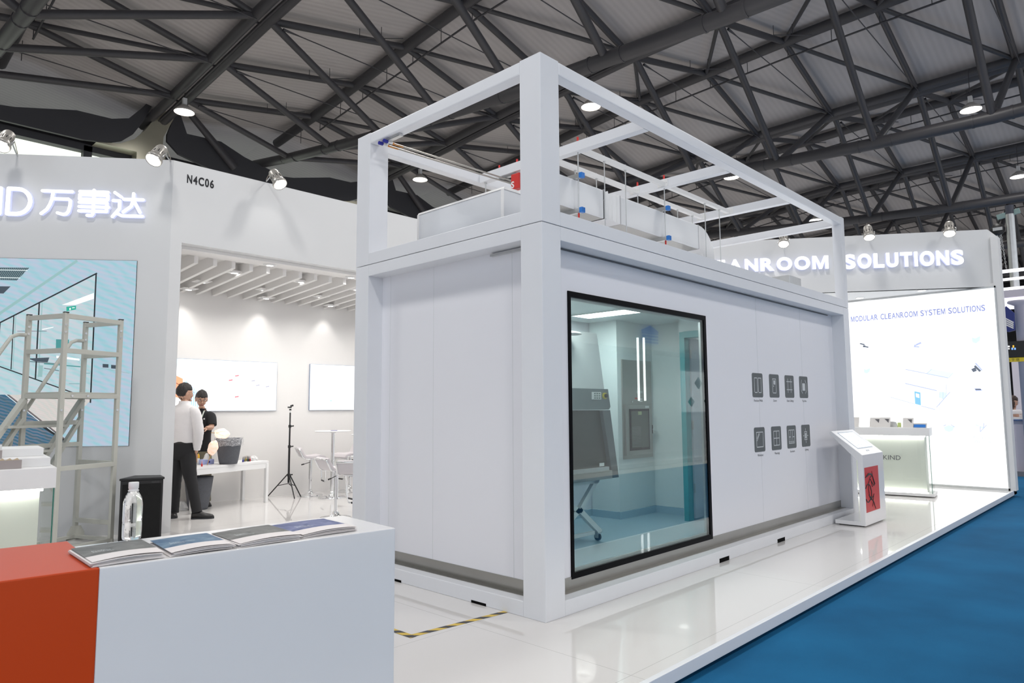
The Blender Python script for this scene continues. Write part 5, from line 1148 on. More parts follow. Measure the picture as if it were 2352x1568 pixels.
# ---------------------------------------------------------------- bar tables and stools
def bar_table(x, y, h, r, lb):
    t = root('bar_table', (x, y, 0), lb, 'bar table', 'round white bar tables')
    MB().lathe((x, y, 0), [(.0, h), (r, h), (r + .003, h - .008), (r, h - .016), (.05, h - .02), (.03, h - .035), (0, h - .035)][::-1], 40).build('tabletop', M['white'], t)
    MB().tube((x, y, .03), (x, y, h - .03), .029, 20).build('column', M['chrome'], t)
    MB().lathe((x, y, 0), [(0, 0), (.20, 0), (.205, .005), (.20, .010), (.10, .022), (.05, .04), (.036, .07), (.034, .1), (0, .1)], 36).build('base', M['chrome'], t)
    return t
bar_table(2.46, 6.50, 1.02, .23 * 1.18, 'round white bar table on a chrome column, before the second lit screen')
bar_table(3.05, 6.45, .95, .24, 'bar table edge half hidden by the tower post')
m = MB(); m.box((-.05, -.007, 0), (.05, .007, .006)); m.build('pen', M['navy']); t = bpy.data.objects['pen']; t.location = (2.44, 6.44, 1.021); t.rotation_euler = (0, 0, -.75); tag(t, 'small dark blue pen lying on the round bar table', 'pen')
def stool():
    t = link(bpy.data.objects.new('bar_stool', None)); ORG[t] = V((0, 0, 0)); H = .58
    MB().lathe((0, 0, 0), [(0, 0), (.19, 0), (.195, .005), (.19, .010), (.10, .022), (.05, .045), (.032, .08), (.03, .09), (0, .09)], 36).build('base', M['chrome'], t)
    m = MB(); m.tube((0, 0, .08), (0, 0, .26), .020, 16); m.tube((0, 0, .26), (0, 0, H - .02), .027, 16); m.build('gas_column', M['chrome'], t)
    # seat shell: profile in (x back-front, z), back lip at +x
    prof = [(-.19, H - .03), (-.175, H + .0), (-.12, H + .012), (0, H), (.10, H + .005), (.15, H + .04), (.19, H + .12), (.21, H + .16)]
    m = MB(); n = len(prof); vs = []
    for y in (-.195, .195):
        for k, (x, z) in enumerate(prof): vs.append(V((x, y, z)))
        for k, (x, z) in enumerate(prof):
            a = prof[max(0, k - 1)]; b_ = prof[min(n - 1, k + 1)]; dx, dz = b_[0] - a[0], b_[1] - a[1]; l = math.hypot(dx, dz); vs.append(V((x - dz / l * .045, y, z + dx / l * .045)))
    fs = []
    for k in range(n - 1): fs += [(k, k + 1, 2 * n + k + 1, 2 * n + k), (n + k, 3 * n + k, 3 * n + k + 1, n + k + 1), (k, n + k, n + k + 1, k + 1), (2 * n + k, 2 * n + k + 1, 3 * n + k + 1, 3 * n + k)]
    fs += [(0, 2 * n, 3 * n, n), (n - 1, 2 * n - 1, 4 * n - 1, 3 * n - 1)]
    m.add(vs, fs, 0, True); s_ = m.build('seat', M['stool_pad'], t, bevel=.008)
    m = MB(); path = [(x, -.2, z - .004) for x, z in prof] + [(x, .2, z - .004) for x, z in prof[::-1]]; m.pipe(path, .011, 8, closed=True); m.build('seat_frame', M['chrome'], t)
    m = MB(); m.pipe([(-.15, -.17, H - .02), (-.20, -.165, H - .10), (-.205, -.16, .26), (-.20, -.14, .22), (-.20, .14, .22), (-.205, .16, .26), (-.20, .165, H - .10), (-.15, .17, H - .02)], .009, 8); fr_ = m.build('footrest', M['chrome'], t)
    m = MB(); m.pipe([(-.20, -.11, .22), (-.20, .11, .22)], .012, 8); m.build('foot_grip', M['black'], fr_)
    m = MB(); m.pipe([(.02, .03, H - .06), (.10, .10, H - .075), (.14, .13, H - .08)], .005, 6); m.tube((.12, .12, H - .078), (.16, .15, H - .083), .010, 8); m.build('lever', M['black'], t)
    return t
M['stool_pad'] = mat('pale_stool_pad', (.70, .66, .68), .5)
s0 = stool(); stools = [(2.36, 6.98, math.radians(160), 'pale bar stool with chrome base nearest the tripod stand'), (1.41, 4.71, math.radians(170), 'low-backed bar stool in front, its base hidden by the near counter'), (1.336, 4.14, math.radians(224), 'bar stool cut by the tower post, black foot grip showing'), (3.1, 7.0, math.radians(0), 'bar stool far right, almost hidden by the tower post')]
for i, (x, y, a, lb) in enumerate(stools):
    s = s0 if i == 0 else copy_tree(s0); s.location = (x, y, 0 if i != 1 else .0); s.rotation_euler = (0, 0, a); tag(s, lb, 'bar stool', 'white bar stools in the meeting corner')

# ---------------------------------------------------------------- craft table
TZ = .60
tc_ = [V((.30, 6.40, 0)), V((1.56, 6.78, 0)), V((1.42, 7.27, 0)), V((.16, 6.89, 0))]
tb = root('craft_table', (.86, 6.84, 0), 'low white rectangular craft table in front of the wide lit screen', 'table')
m = MB(); m.prism([p + V((0, 0, TZ - .035)) for p in tc_], (0, 0, .035)); m.build('tabletop', M['white'], tb, bevel=.004)
cc = sum(tc_, V((0, 0, 0))) / 4
for p in tc_:
    q = p.lerp(cc, .045); MB().beam(q, q + V((0, 0, TZ - .035)), .045, .045, up=tuple((tc_[1] - tc_[0]).normalized())).build('leg', M['white'], tb, bevel=.003)
for i in range(4):
    a, b = tc_[i].lerp(cc, .05), tc_[(i + 1) % 4].lerp(cc, .05); MB().beam(a + V((0, 0, TZ - .07)), b + V((0, 0, TZ - .07)), .02, .07).build('apron', M['white'], tb)
def pot(x, y, z, rt, rb, h, lb, liner=False):
    t = root('plant_pot', (x, y, z), lb, 'pot', 'dark grey ribbed pots'); prof = [(0, .004), (rb, 0)]
    for i in range(1, 13): f = i / 12; prof.append((rb + (rt - rb) * (f ** .75), h * f))
    prof += [(rt - .015, h), (rt - .02, h - .05), (rb, .02), (0, .02)]
    MB().lathe((x, y, z), prof, 36).build('body', M['pot'], t)
    if liner:
        film, nt, b = nodes_of('plastic_film'); out = nt.nodes['Material Output']; tr = nt.nodes.new('ShaderNodeBsdfTransparent'); mx = nt.nodes.new('ShaderNodeMixShader'); n = nt.nodes.new('ShaderNodeTexNoise'); n.inputs['Scale'].default_value = 14; n.inputs['Distortion'].default_value = 2
        mr = nt.nodes.new('ShaderNodeMapRange'); mr.inputs['From Min'].default_value = .45; mr.inputs['From Max'].default_value = .75; mr.inputs['To Min'].default_value = .12; mr.inputs['To Max'].default_value = .9
        nt.links.new(n.outputs[0], mr.inputs[0]); nt.links.new(mr.outputs[0], mx.inputs[0]); nt.links.new(tr.outputs[0], mx.inputs[1]); nt.links.new(b.outputs[0], mx.inputs[2]); nt.links.new(mx.outputs[0], out.inputs[0])
        b.inputs['Base Color'].default_value = (.8, .8, .82, 1); b.inputs['Roughness'].default_value = .2
        mb = MB(); vs = []; n_ = 40
        for j, (dr, dz) in enumerate(((-.02, -.03), (.004, .004), (.012, 0), (.016, -.05), (.014, -.10))):
            for k in range(n_): a = 2 * math.pi * k / n_; w = .006 * math.sin(7 * a + j) + .004 * math.sin(13 * a + 2 * j); vs.append(V((x + (rt + dr + w) * math.cos(a), y + (rt + dr + w) * math.sin(a), z + h + dz + w)))
        mb.add(vs, [(j * n_ + k, j * n_ + (k + 1) % n_, (j + 1) * n_ + (k + 1) % n_, (j + 1) * n_ + k) for j in range(4) for k in range(n_)], 0, True); mb.build('plastic_liner', film, t)
pot(.90, 6.66, TZ + .001, .172, .115, .355, 'dark grey ribbed pot lined with plastic film, standing on the craft table', True)
pot(.56, 6.80, 0, .185, .12, .44, 'dark grey ribbed pot on the floor under the craft table')
def leaf_fan(c, n_up, side, lb, k, rot, stick, dark=False):
    """a glowing translucent paper fan shaped like a plump leaf"""
    c = V(c); up = V(n_up).normalized(); sd = V(side).normalized(); nn_ = up.cross(sd)
    t = root('paper_fan', tuple(c), lb, 'paper fan', 'glowing leaf-shaped paper fans')
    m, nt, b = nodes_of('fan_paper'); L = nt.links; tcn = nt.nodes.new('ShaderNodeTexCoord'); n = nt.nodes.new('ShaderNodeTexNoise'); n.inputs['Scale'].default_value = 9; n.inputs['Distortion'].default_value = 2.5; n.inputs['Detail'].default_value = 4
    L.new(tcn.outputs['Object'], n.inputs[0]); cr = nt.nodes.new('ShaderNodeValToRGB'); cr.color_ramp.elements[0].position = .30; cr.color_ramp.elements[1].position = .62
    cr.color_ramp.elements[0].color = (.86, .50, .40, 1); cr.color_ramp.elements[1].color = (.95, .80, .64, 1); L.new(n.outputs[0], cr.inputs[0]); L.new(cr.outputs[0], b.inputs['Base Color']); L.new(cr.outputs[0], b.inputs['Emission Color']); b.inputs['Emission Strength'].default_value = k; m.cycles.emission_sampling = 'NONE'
    A, B2 = rot; N = 28; P = []
    for i in range(N):
        a = 2 * math.pi * i / N; w = 1 + .05 * math.sin(5 * a + 1) + .03 * math.sin(9 * a); P.append(sd * (math.cos(a) * A * w) + up * (math.sin(a) * B2 * w + B2))
    mb = MB(); vs = [c + p + nn_ * .010 for p in P] + [c + p - nn_ * .010 for p in P]; ce = c + up * B2
    vs += [ce + nn_ * .022, ce - nn_ * .022]
    fs = [(i, (i + 1) % N, 2 * N) for i in range(N)] + [(N + (i + 1) % N, N + i, 2 * N + 1) for i in range(N)] + [(i, N + i, N + (i + 1) % N, (i + 1) % N) for i in range(N)]
    mb.add(vs, fs, 0, True); mb.build('paper', m, t)
    mb = MB(); mb.pipe([c - up * stick, c, ce], .005, 6); 
    for s_ in (-1, 1): mb.pipe([c + up * B2 * .3 + nn_ * .02, c + up * B2 * 1.0 + sd * s_ * A * .35 + nn_ * .018, c + up * B2 * 1.5 + sd * s_ * A * .45 + nn_ * .013], .0018, 5)
    mb.build('stick', mat('bamboo_stick', (.55, .34, .14), .5), t)
leaf_fan((.60, 6.545, .745), RH * .30 + V((0, 0, 1)), RH - V((0, 0, .3)), 'glowing cream paper fan standing on a stick in front of the pot', .62, (.066, .10), .143)
# small dropper bottles
def dropper(u, v, body, cap, lb):
    p = at(430 + u / 10.455, 960 + v / 10.455, (0, 0, TZ), (0, 0, 1)); t = root('dropper_bottle', (p.x, p.y, TZ), lb, 'dropper bottle', 'little dropper bottles on the craft table')
    MB().lathe((p.x, p.y, TZ + .001), [(0, 0), (.011, 0), (.0115, .03), (.006, .038), (0, .038)], 14).build('body', body, t)
    MB().lathe((p.x, p.y, TZ + .039), [(.0065, 0), (.0065, .014), (.004, .03), (.002, .042), (0, .042)], 12).build('cap', cap, t)
bl = M['black']; mk = lambda n, c: mat(n, c, .3)
for a in ((1180, 1062, mk('ink_navy', (.01, .01, .10)), bl, 'dark dropper bottle beside the foot of the lined pot'), (1340, 1055, M['navy'], bl, 'navy dropper bottle, first of the row right of the pot'), (1382, 1045, mk('ink_olive', (.12, .11, .03)), bl, 'olive dropper bottle second in the row'),
          (1412, 1030, mk('ink_yellow', (.55, .36, .03)), mk('cap_tan', (.4, .3, .15)), 'yellow dropper bottle in the middle of the row'), (1442, 1035, mk('ink_green', (.05, .10, .07)), bl, 'dark green dropper bottle fourth in the row'), (1476, 1038, bl, bl, 'black dropper bottle fifth in the row'),
          (1508, 1035, mk('ink_red', (.50, .03, .05)), mk('cap_pink', (.6, .4, .4)), 'red dropper bottle last in the row'), (350, 1162, mk('ink_scarlet', (.65, .05, .05)), mk('cap_pink2', (.7, .3, .3)), 'scarlet dropper bottle at the left front of the craft table')): dropper(*a)
p = at(430 + 262 / 10.455, 960 + 1110 / 10.455, (0, 0, TZ), (0, 0, 1)); t = root('glue_bottle', (p.x, p.y, TZ), 'clear squeeze bottle with a yellow cap beside the man in the white shirt', 'bottle')
MB().lathe((p.x, p.y, TZ), [(0, 0), (.02, 0), (.02, .08), (.008, .09), (0, .09)], 16).build('body', M['white'], t); MB().lathe((p.x, p.y, TZ + .088), [(.019, 0), (.017, .035), (.004, .06), (0, .06)], 14).build('cap', mk('cap_yellow', (.8, .45, .02)), t)
p = at(430 + 460 / 10.455, 960 + 1105 / 10.455, (0, 0, TZ), (0, 0, 1)); t = root('tissue_pack', (p.x, p.y, TZ), 'pale violet-blue tissue pack with a tissue pulled up, on the craft table', 'tissue pack')
MB().box((p.x - .09, p.y - .05, TZ), (p.x + .09, p.y + .05, TZ + .07)).build('pack', mk('lilac_film', (.42, .48, .80)), t, bevel=.015, seg=3); m = MB(); m.lathe((p.x, p.y, TZ + .065), [(.05, 0), (.035, .03), (.028, .06), (.012, .085), (0, .088)], 12); m.build('tissue', M['white'], t)
m = MB(); m.box((p.x + .0, p.y - .0515, TZ + .02), (p.x + .03, p.y - .0505, TZ + .045)); m.build('print', M['navy'], t)
p = at(430 + 1590 / 10.455, 960 + 1015 / 10.455, (0, 0, TZ), (0, 0, 1)); m = MB(); n = 12; vs = [V((p.x, p.y, TZ + .07))]
for j, (r, z) in enumerate(((.03, .065), (.055, .04), (.06, .015), (.05, .001))):
    for k in range(n): a = 2 * math.pi * k / n; w = 1 + .25 * math.sin(3 * a + j * 2) + .12 * math.sin(5 * a); vs.append(V((p.x + r * w * math.cos(a), p.y + r * w * math.sin(a), TZ + z)))
m.add(vs, [(0, 1 + k, 1 + (k + 1) % n) for k in range(n)] + [(1 + j * n + k, 1 + (j + 1) * n + k, 1 + (j + 1) * n + (k + 1) % n, 1 + j * n + (k + 1) % n) for j in range(3) for k in range(n)]); t = m.build('crumpled_bag', M['white']); tag(t, 'small crumpled white plastic bag at the right end of the craft table', 'bag')
p = at(380 + 160 / 4.354, 840 + 1440 / 4.354, (0, 0, 0), (0, 0, 1)); m = MB(); vs = [V((p.x, p.y, .12))]
for j, (r, z) in enumerate(((.05, .11), (.09, .07), (.10, .03), (.08, .001))):
    for k in range(n): a = 2 * math.pi * k / n; w = 1 + .2 * math.sin(3 * a + j * 2) + .15 * math.sin(5 * a); vs.append(V((p.x + r * w * math.cos(a), p.y + r * w * math.sin(a), z)))
m.add(vs, [(0, 1 + k, 1 + (k + 1) % n) for k in range(n)] + [(1 + j * n + k, 1 + (j + 1) * n + k, 1 + (j + 1) * n + (k + 1) % n, 1 + j * n + (k + 1) % n) for j in range(3) for k in range(n)]); t = m.build('crumpled_bag', M['white']); tag(t, 'crumpled white bag on the floor between the shoes and the grey pot', 'bag')

# ---------------------------------------------------------------- people
def skin_mesh(name, nodes, chains, mt, parent, frame, sub=2, smooth=True):
    """nodes: name -> (x, y, z, r) in the person's frame; chains: lists of node names; first node is the root"""
    names = []; 
    for c in chains:
        for n in c:
            if n not in names: names.append(n)
    vs = [V(nodes[n][:3]) for n in names]; es = set()
    for c in chains:
        for a, b in zip(c, c[1:]): es.add((names.index(a), names.index(b)))
    me = bpy.data.meshes.new(name); me.from_pydata(vs, list(es), []); ob = bpy.data.objects.new(name, me); COL.objects.link(ob)
    md = ob.modifiers.new('s', 'SKIN'); md.use_smooth_shade = True
    for i, n in enumerate(names):
        r = nodes[n][3]; r = r if isinstance(r, tuple) else (r, r); me.skin_vertices[0].data[i].radius = r
    me.skin_vertices[0].data[0].use_root = True
    sd = ob.modifiers.new('d', 'SUBSURF'); sd.levels = sub; sd.render_levels = sub
    dg = bpy.context.evaluated_depsgraph_get(); dg.update(); res = bpy.data.meshes.new_from_object(ob.evaluated_get(dg)); bpy.data.objects.remove(ob)
    verts = [frame @ v.co for v in res.vertices]; faces = [tuple(p.vertices) for p in res.polygons]
    return verts, faces
def mb_from(parts):
    m = MB()
    for vs, fs in parts: m.add(vs, fs, 0, True)
    return m
def ellipsoid(c, rx, ry, rz, fn=None, nu=20, nv=14):
    vs = []; fs = []
    for j in range(nv + 1):
        ph = math.pi * j / nv
        for i in range(nu):
            a = 2 * math.pi * i / nu; p = V((math.sin(ph) * math.cos(a), math.sin(ph) * math.sin(a), math.cos(ph))); q = V((p.x * rx, p.y * ry, p.z * rz))
            if fn: q = fn(p, q)
            vs.append(V(c) + q)
    for j in range(nv):
        for i in range(nu): fs.append((j * nu + i, (j + 1) * nu + i, (j + 1) * nu + (i + 1) % nu, j * nu + (i + 1) % nu))
    return vs, fs
def head(t, frame, c, yaw, pitch, glasses=True, hairfn=None, long=False):
    """head facing +y in its own frame, turned by yaw (about z) and pitch; returns skin parts"""
    Hm = frame @ Matrix.Translation(V(c)) @ Matrix.Rotation(yaw, 4, 'Z') @ Matrix.Rotation(pitch, 4, 'X')
    def sh(p, q):
        q = q.copy()
        if p.z < -.1: q.x *= 1 - .34 * (-p.z); q.y = q.y * (1 - .12 * (-p.z)) + .012 * (-p.z)
        if p.y > .55 and abs(p.x) < .5 and -.2 < p.z < .3: q.y -= .006
        return q
    T = lambda vf: ([Hm @ v for v in vf[0]], vf[1])
    parts = [T(ellipsoid((0, 0, .0), .074, .094, .115, sh, 28, 20)), T(ellipsoid((0, .094, -.022), .013, .018, .02)), T(ellipsoid((0, .088, .0), .008, .014, .028)),
             T(ellipsoid((-.074, -.008, -.01), .011, .02, .032)), T(ellipsoid((.074, -.008, -.01), .011, .02, .032)), T(ellipsoid((0, .082, -.085), .026, .018, .018)), T(ellipsoid((-.03, .074, -.035), .02, .014, .018)), T(ellipsoid((.03, .074, -.035), .02, .014, .018))]
    ex = MB()
    for s in (-1, 1):
        vs, fs = T(ellipsoid((s * .030, .079, .012), .012, .008, .006)); ex.add(vs, fs, 0, True)
        vs, fs = T(ellipsoid((s * .030, .0855, .012), .0055, .004, .0055)); ex.add(vs, fs, 1, True)
        vs, fs = T(ellipsoid((s * .030, .083, .033), .016, .006, .003)); ex.add(vs, fs, 1, True)
    ex.build('eyes', [M['white'], M['hair']], t)
    mo = MB(); vs, fs = T(ellipsoid((0, .0855, -.057), .022, .009, .006)); mo.add(vs, fs, 0, True); mo.build('mouth', mat('lips', (.42, .16, .14), .45), t)
    hr = MB()
    def hs(p, q):
        r = 1.0 + .05 * math.sin(9 * p.x + 5 * p.z) * math.sin(7 * p.y + 3 * p.x) + .03 * math.sin(23 * p.x) * math.sin(19 * p.y)
        q = q * r
        front = p.y > .15
        lim = .30 if front else (-.35 if abs(p.x) < .8 or p.y < -.1 else -.05)
        if p.z < lim: # tuck the cap inside the head below the hairline
            k = min(1, (lim - p.z) * 4); q = V((q.x * (1 - .22 * k), q.y * (1 - .22 * k), q.z * (1 - .05 * k)))
        return q
    vs, fs = T(ellipsoid((0, -.010, .018), .084, .103, .118, hs, 40, 28)); hr.add(vs, fs, 0, True)
    if long:
        for s in (-1, 1):
            vs, fs = T(ellipsoid((s * .07, -.01, -.10), .03, .05, .12)); hr.add(vs, fs, 0, True)
        vs, fs = T(ellipsoid((0, -.07, -.10), .08, .04, .13)); hr.add(vs, fs, 0, True)
    hr.build('hair', hairfn or M['hair'], t)
    if glasses:
        g = MB()
        for s in (-1, 1):
            g.pipe([Hm @ V((s * .033 + .023 * math.cos(a * math.pi / 6), .098, .008 + .020 * math.sin(a * math.pi / 6))) for a in range(12)], .0013, 5, closed=True)
            g.pipe([Hm @ V((s * .056, .097, .014)), Hm @ V((s * .078, .06, .014)), Hm @ V((s * .080, .0, .008))], .0012, 5)
        g.pipe([Hm @ V((-.010, .099, .012)), Hm @ V((0, .101, .016)), Hm @ V((.010, .099, .012))], .0012, 5)
        g.build('glasses', mat('glasses_wire', (.10, .09, .09), .3, metal=.8), t)
    return parts
def hand(frame, w, fdir, palm_n, side, curl=.5, s=1.0):
    """palm plus five separate bent fingers; fdir = pointing direction, palm_n = out of the palm"""
    w, f, pn = V(w), V(fdir).normalized(), V(palm_n).normalized(); x = f.cross(pn).normalized() * side; pn = x.cross(f).normalized() * side
    out = []
    nd = {'w': (*w, .024 * s), 'p': (*(w + f * .045 * s), (.036 * s, .017 * s)), 'q': (*(w + f * .085 * s), (.036 * s, .014 * s))}
    vs, fs = ellipsoid((0, 0, 0), .040 * s, .016 * s, .048 * s); B_ = Matrix((x, pn, f)).transposed()
    out.append(([frame @ (w + f * .048 * s + B_ @ v) for v in vs], fs))
    for k, (off, ln) in enumerate(((-.030, .068), (-.010, .078), (.010, .072), (.029, .056))):
        a = w + f * .080 * s + x * off * s; d = f.copy(); pts = [a - f * .012 * s]; q = a
        for j, fr in enumerate((.45, .32, .25)):
            ang = curl * (.6 + .5 * j) + k * .05; d = (f * math.cos(ang) - (-pn) * math.sin(ang) * 1).normalized() if True else d
            q = q + d * ln * fr * s; pts.append(q)
        m = MB(); m.pipe([frame @ p for p in pts], [.0085 * s, .0088 * s, .0078 * s, .0062 * s], 8); out.append((m.v, m.f))
    a = w + f * .028 * s - x * .034 * s; d1 = (f * .6 - x * .7 + pn * .25).normalized(); d2 = (f * .9 - x * .15 + pn * .4).normalized()
    m = MB(); m.pipe([frame @ p for p in (a + x * .012 * s, a + d1 * .030 * s, a + d1 * .032 * s + d2 * .028 * s, a + d1 * .032 * s + d2 * .048 * s)], [.011 * s, .0105 * s, .0095 * s, .007 * s], 8); out.append((m.v, m.f))
    return out
def shoe(frame, ank, toe, mt, par):
    a, b = V(ank), V(toe); d = (b - a); d.z = 0; l = d.length + .115; d.normalize(); sd = V((-d.y, d.x, 0)); st = a - d * .07
    def ring(u, w, h, z0, n=16): c = st + d * l * u; return [c + sd * w * math.cos(2 * math.pi * k / n) + V((0, 0, z0 + h * max(-.0, math.sin(2 * math.pi * k / n)) if math.sin(2 * math.pi * k / n) > 0 else z0)) for k in range(n)]
    secs = [(0, .012, .04), (.03, .030, .085), (.12, .036, .105), (.28, .036, .105), (.42, .038, .078), (.60, .045, .055), (.80, .044, .044), (.93, .032, .034), (1.0, .010, .014)]
    vs = []; 
    for u, w, h in secs: vs += [frame @ p for p in ring(u, w, h, .018)]
    n = 16; fs = [(i * n + k, i * n + (k + 1) % n, (i + 1) * n + (k + 1) % n, (i + 1) * n + k) for i in range(len(secs) - 1) for k in range(n)] + [tuple(range(n)), tuple(range((len(secs) - 1) * n, len(secs) * n))]
    m = MB(); m.add(vs, fs, 0, True); so = m.build('shoe', mt, par)
    m = MB(); L_p = [st + d * l * u + sd * (w + .003) for u, w, h in secs]; R_p = [st + d * l * u - sd * (w + .003) for u, w, h in secs][::-1]
    m.prism([frame @ V((p.x, p.y, .0)) for p in L_p + R_p], (0, 0, .02)); m.build('sole', M['rubber'], so)
def crom(pts, k=5):
    """smooth a list of tuples with Catmull-Rom steps"""
    out = []; n = len(pts)
    for i in range(n - 1):
        p0, p1, p2, p3 = pts[max(0, i - 1)], pts[i], pts[i + 1], pts[min(n - 1, i + 2)]
        for j in range(k):
            t = j / k; out.append(tuple(.5 * (2 * b + (c - a) * t + (2 * a - 5 * b + 4 * c - d) * t * t + (3 * b - a - 3 * c + d) * t ** 3) for a, b, c, d in zip(p0, p1, p2, p3)))
    return out + [tuple(pts[-1])]
def loft(frame, rings, n=24, wob=0, seed=0):
    R = crom(rings, 4); vs = []; fs = []
    for q, (cx, cy, z, rx, ry) in enumerate(R):
        for k in range(n):
            a = 2 * math.pi * k / n; w = 1 + wob * (math.sin(3 * a + z * 17 + seed) * .5 + math.sin(7 * a - z * 31) * .3 + math.sin(z * 60 + 2 * a) * .35)
            vs.append(frame @ V((cx + rx * w * math.cos(a), cy + ry * w * math.sin(a), z)))
    m = len(R)
    for i in range(m - 1):
        for k in range(n): fs.append((i * n + k, i * n + (k + 1) % n, (i + 1) * n + (k + 1) % n, (i + 1) * n + k))
    fs.append(tuple(range(n))[::-1]); fs.append(tuple(range((m - 1) * n, m * n)))
    return vs, fs
def limb(frame, pts, n=16, wob=0):
    R = crom(pts, 5); m = MB(); m.pipe([frame @ V(p[:3]) for p in R], [p[3] * (1 + wob * math.sin(i * 2.1)) for i, p in enumerate(R)], n); return m.v, m.f

# man in the white shirt, back to the camera
bx_, by_ = at(398, 1188, (0, 0, 0), (0, 0, 1)).xy
base = V((bx_, by_, 0)) - RH * .02
FRM = Matrix(((RH.x, FH.x, 0, base.x), (RH.y, FH.y, 0, base.y), (0, 0, 1, 0), (0, 0, 0, 1)))
m1 = root('person', tuple(base), 'man in white shirt and black trousers seen from behind, one hand in his pocket', 'person')
N1 = dict(pel=(.10, 0, .88, (.10, .08)), wai=(.10, .0, 1.02, (.10, .07)), che=(.095, .01, 1.2, (.11, .07)), top=(.09, .02, 1.34, (.08, .05)), nec=(.09, .03, 1.44, .052), hd=(.09, .04, 1.50, .05),
          sL=(-.04, .05, 1.34, .045), sR=(.225, .0, 1.34, .045), eL=(-.11, .08, 1.10, .038), wL=(-.06, .18, .95, .03), eR=(.305, -.03, 1.08, .038), wR=(.275, .01, .86, .030), hR=(.26, .02, .80, .028),
          hL_=(.03, .0, .84, .07), hR_=(.17, -.01, .84, .07), kL=(.01, .04, .45, .05), kR=(.265, -.06, .45, .05), aL=(.0, .04, .09, .038), aR=(.375, -.12, .09, .038))
body = [skin_mesh('b', N1, [['che', 'top', 'nec', 'hd'], ['top', 'sL', 'eL', 'wL'], ['top', 'sR', 'eR', 'wR', 'hR'], ['che', 'wai', 'pel', 'hL_', 'kL', 'aL'], ['pel', 'hR_', 'kR', 'aR']], None, None, FRM)]
body += head(m1, FRM, (.085, .045, 1.57), math.radians(-40), math.radians(-6), True)
body += hand(FRM, (.262, .02, .81), (-.25, .2, -1), (0, 1, 0), 1, .35) + hand(FRM, (-.06, .18, .95), (.3, .9, -.3), (0, 0, -1), -1, .4)
mb_from(body).build('body', M['skin'], m1)
mb_from([loft(FRM, [(.10, 0, .925, .150, .112), (.10, 0, .97, .168, .122), (.10, 0, 1.08, .166, .116), (.097, .008, 1.2, .176, .118), (.092, .014, 1.30, .182, .112), (.088, .02, 1.365, .168, .096), (.087, .028, 1.405, .115, .078), (.087, .032, 1.43, .073, .070), (.088, .036, 1.468, .066, .066)], 28, .04),
         limb(FRM, [(.20, .01, 1.345, .066), (.245, -.005, 1.31, .072), (.285, -.02, 1.20, .067), (.312, -.03, 1.08, .064), (.30, -.015, .96, .058), (.283, .005, .88, .050), (.277, .01, .845, .044)], 18, .03),
         limb(FRM, [(-.02, .03, 1.345, .066), (-.06, .05, 1.30, .070), (-.10, .07, 1.15, .062), (-.09, .12, 1.02, .054), (-.06, .18, .95, .042)], 18, .03)]).build('shirt', M['shirt'], m1)
mb_from([loft(FRM, [(.10, 0, .965, .146, .108), (.10, 0, .90, .160, .122), (.10, -.005, .82, .166, .125), (.10, -.005, .76, .150, .112), (.10, 0, .72, .10, .08)], 24, .01),
         limb(FRM, [(.035, 0, .86, .085), (.025, .01, .70, .092), (.015, .03, .52, .078), (.01, .04, .40, .068), (.005, .045, .22, .064), (.0, .045, .055, .062)], 18, .02),
         limb(FRM, [(.165, -.005, .86, .088), (.19, -.02, .70, .096), (.235, -.045, .52, .080), (.27, -.065, .42, .070), (.325, -.095, .24, .062), (.372, -.12, .075, .060)], 18, .02)]).build('trousers', M['trousers'], m1)
mb_from([loft(FRM, [(.10, 0, .925, .151, .112), (.10, 0, .93, .157, .118), (.10, 0, .958, .155, .116), (.10, 0, .962, .149, .110)], 28)]).build('belt', M['leather'], m1)
shoe(FRM, (.0, .05, 0), (.05, -.06, 0), M['leather'], m1)
shoe(FRM, (.375, -.12, 0), (.53, -.10, 0), M['leather'], m1)

# man in the black polo, behind the table
base = V((.715, 7.15, 0)) - RH * .01
FRM = Matrix(((RH.x, FH.x, 0, base.x), (RH.y, FH.y, 0, base.y), (0, 0, 1, 0), (0, 0, 0, 1)))
m2 = root('person', tuple(base), 'man in black polo with lanyard, looking down at his hands behind the craft table', 'person')
N2 = dict(pel=(.0, 0, .84, (.10, .08)), wai=(.0, .0, .98, (.09, .07)), che=(.0, .0, 1.15, (.11, .07)), top=(.0, .0, 1.27, (.08, .05)), nec=(.005, -.01, 1.365, .048), hd=(.01, -.03, 1.42, .046),
          sL=(-.14, .01, 1.27, .045), sR=(.14, -.02, 1.27, .045), eL=(-.19, -.10, 1.07, .040), wL=(.02, -.25, 1.06, .027), eR=(.195, -.10, 1.10, .040), wR=(.185, -.26, 1.10, .028), fL=(-.08, -.18, 1.065, .036), fR=(.20, -.19, 1.10, .036),
          hL_=(-.08, .0, .80, .07), hR_=(.08, .0, .80, .07), kL=(-.09, .0, .45, .05), kR=(.09, .0, .45, .05), aL=(-.09, .03, .08, .038), aR=(.10, .03, .08, .038))
body = [skin_mesh('b', N2, [['che', 'top', 'nec', 'hd'], ['top', 'sL', 'eL', 'fL', 'wL'], ['top', 'sR', 'eR', 'fR', 'wR'], ['che', 'wai', 'pel', 'hL_', 'kL', 'aL'], ['pel', 'hR_', 'kR', 'aR']], None, None, FRM)]
body += head(m2, FRM, (.012, -.045, 1.505), math.radians(180 + 32), math.radians(-20), True)
body += hand(FRM, (.02, -.25, 1.065), (1, -.25, .2), (0, 0, -1), 1, .55) + hand(FRM, (.185, -.265, 1.095), (-.30, -.8, -.12), (0, 0, -1), -1, .6)
mb_from(body).build('body', M['skin'], m2)
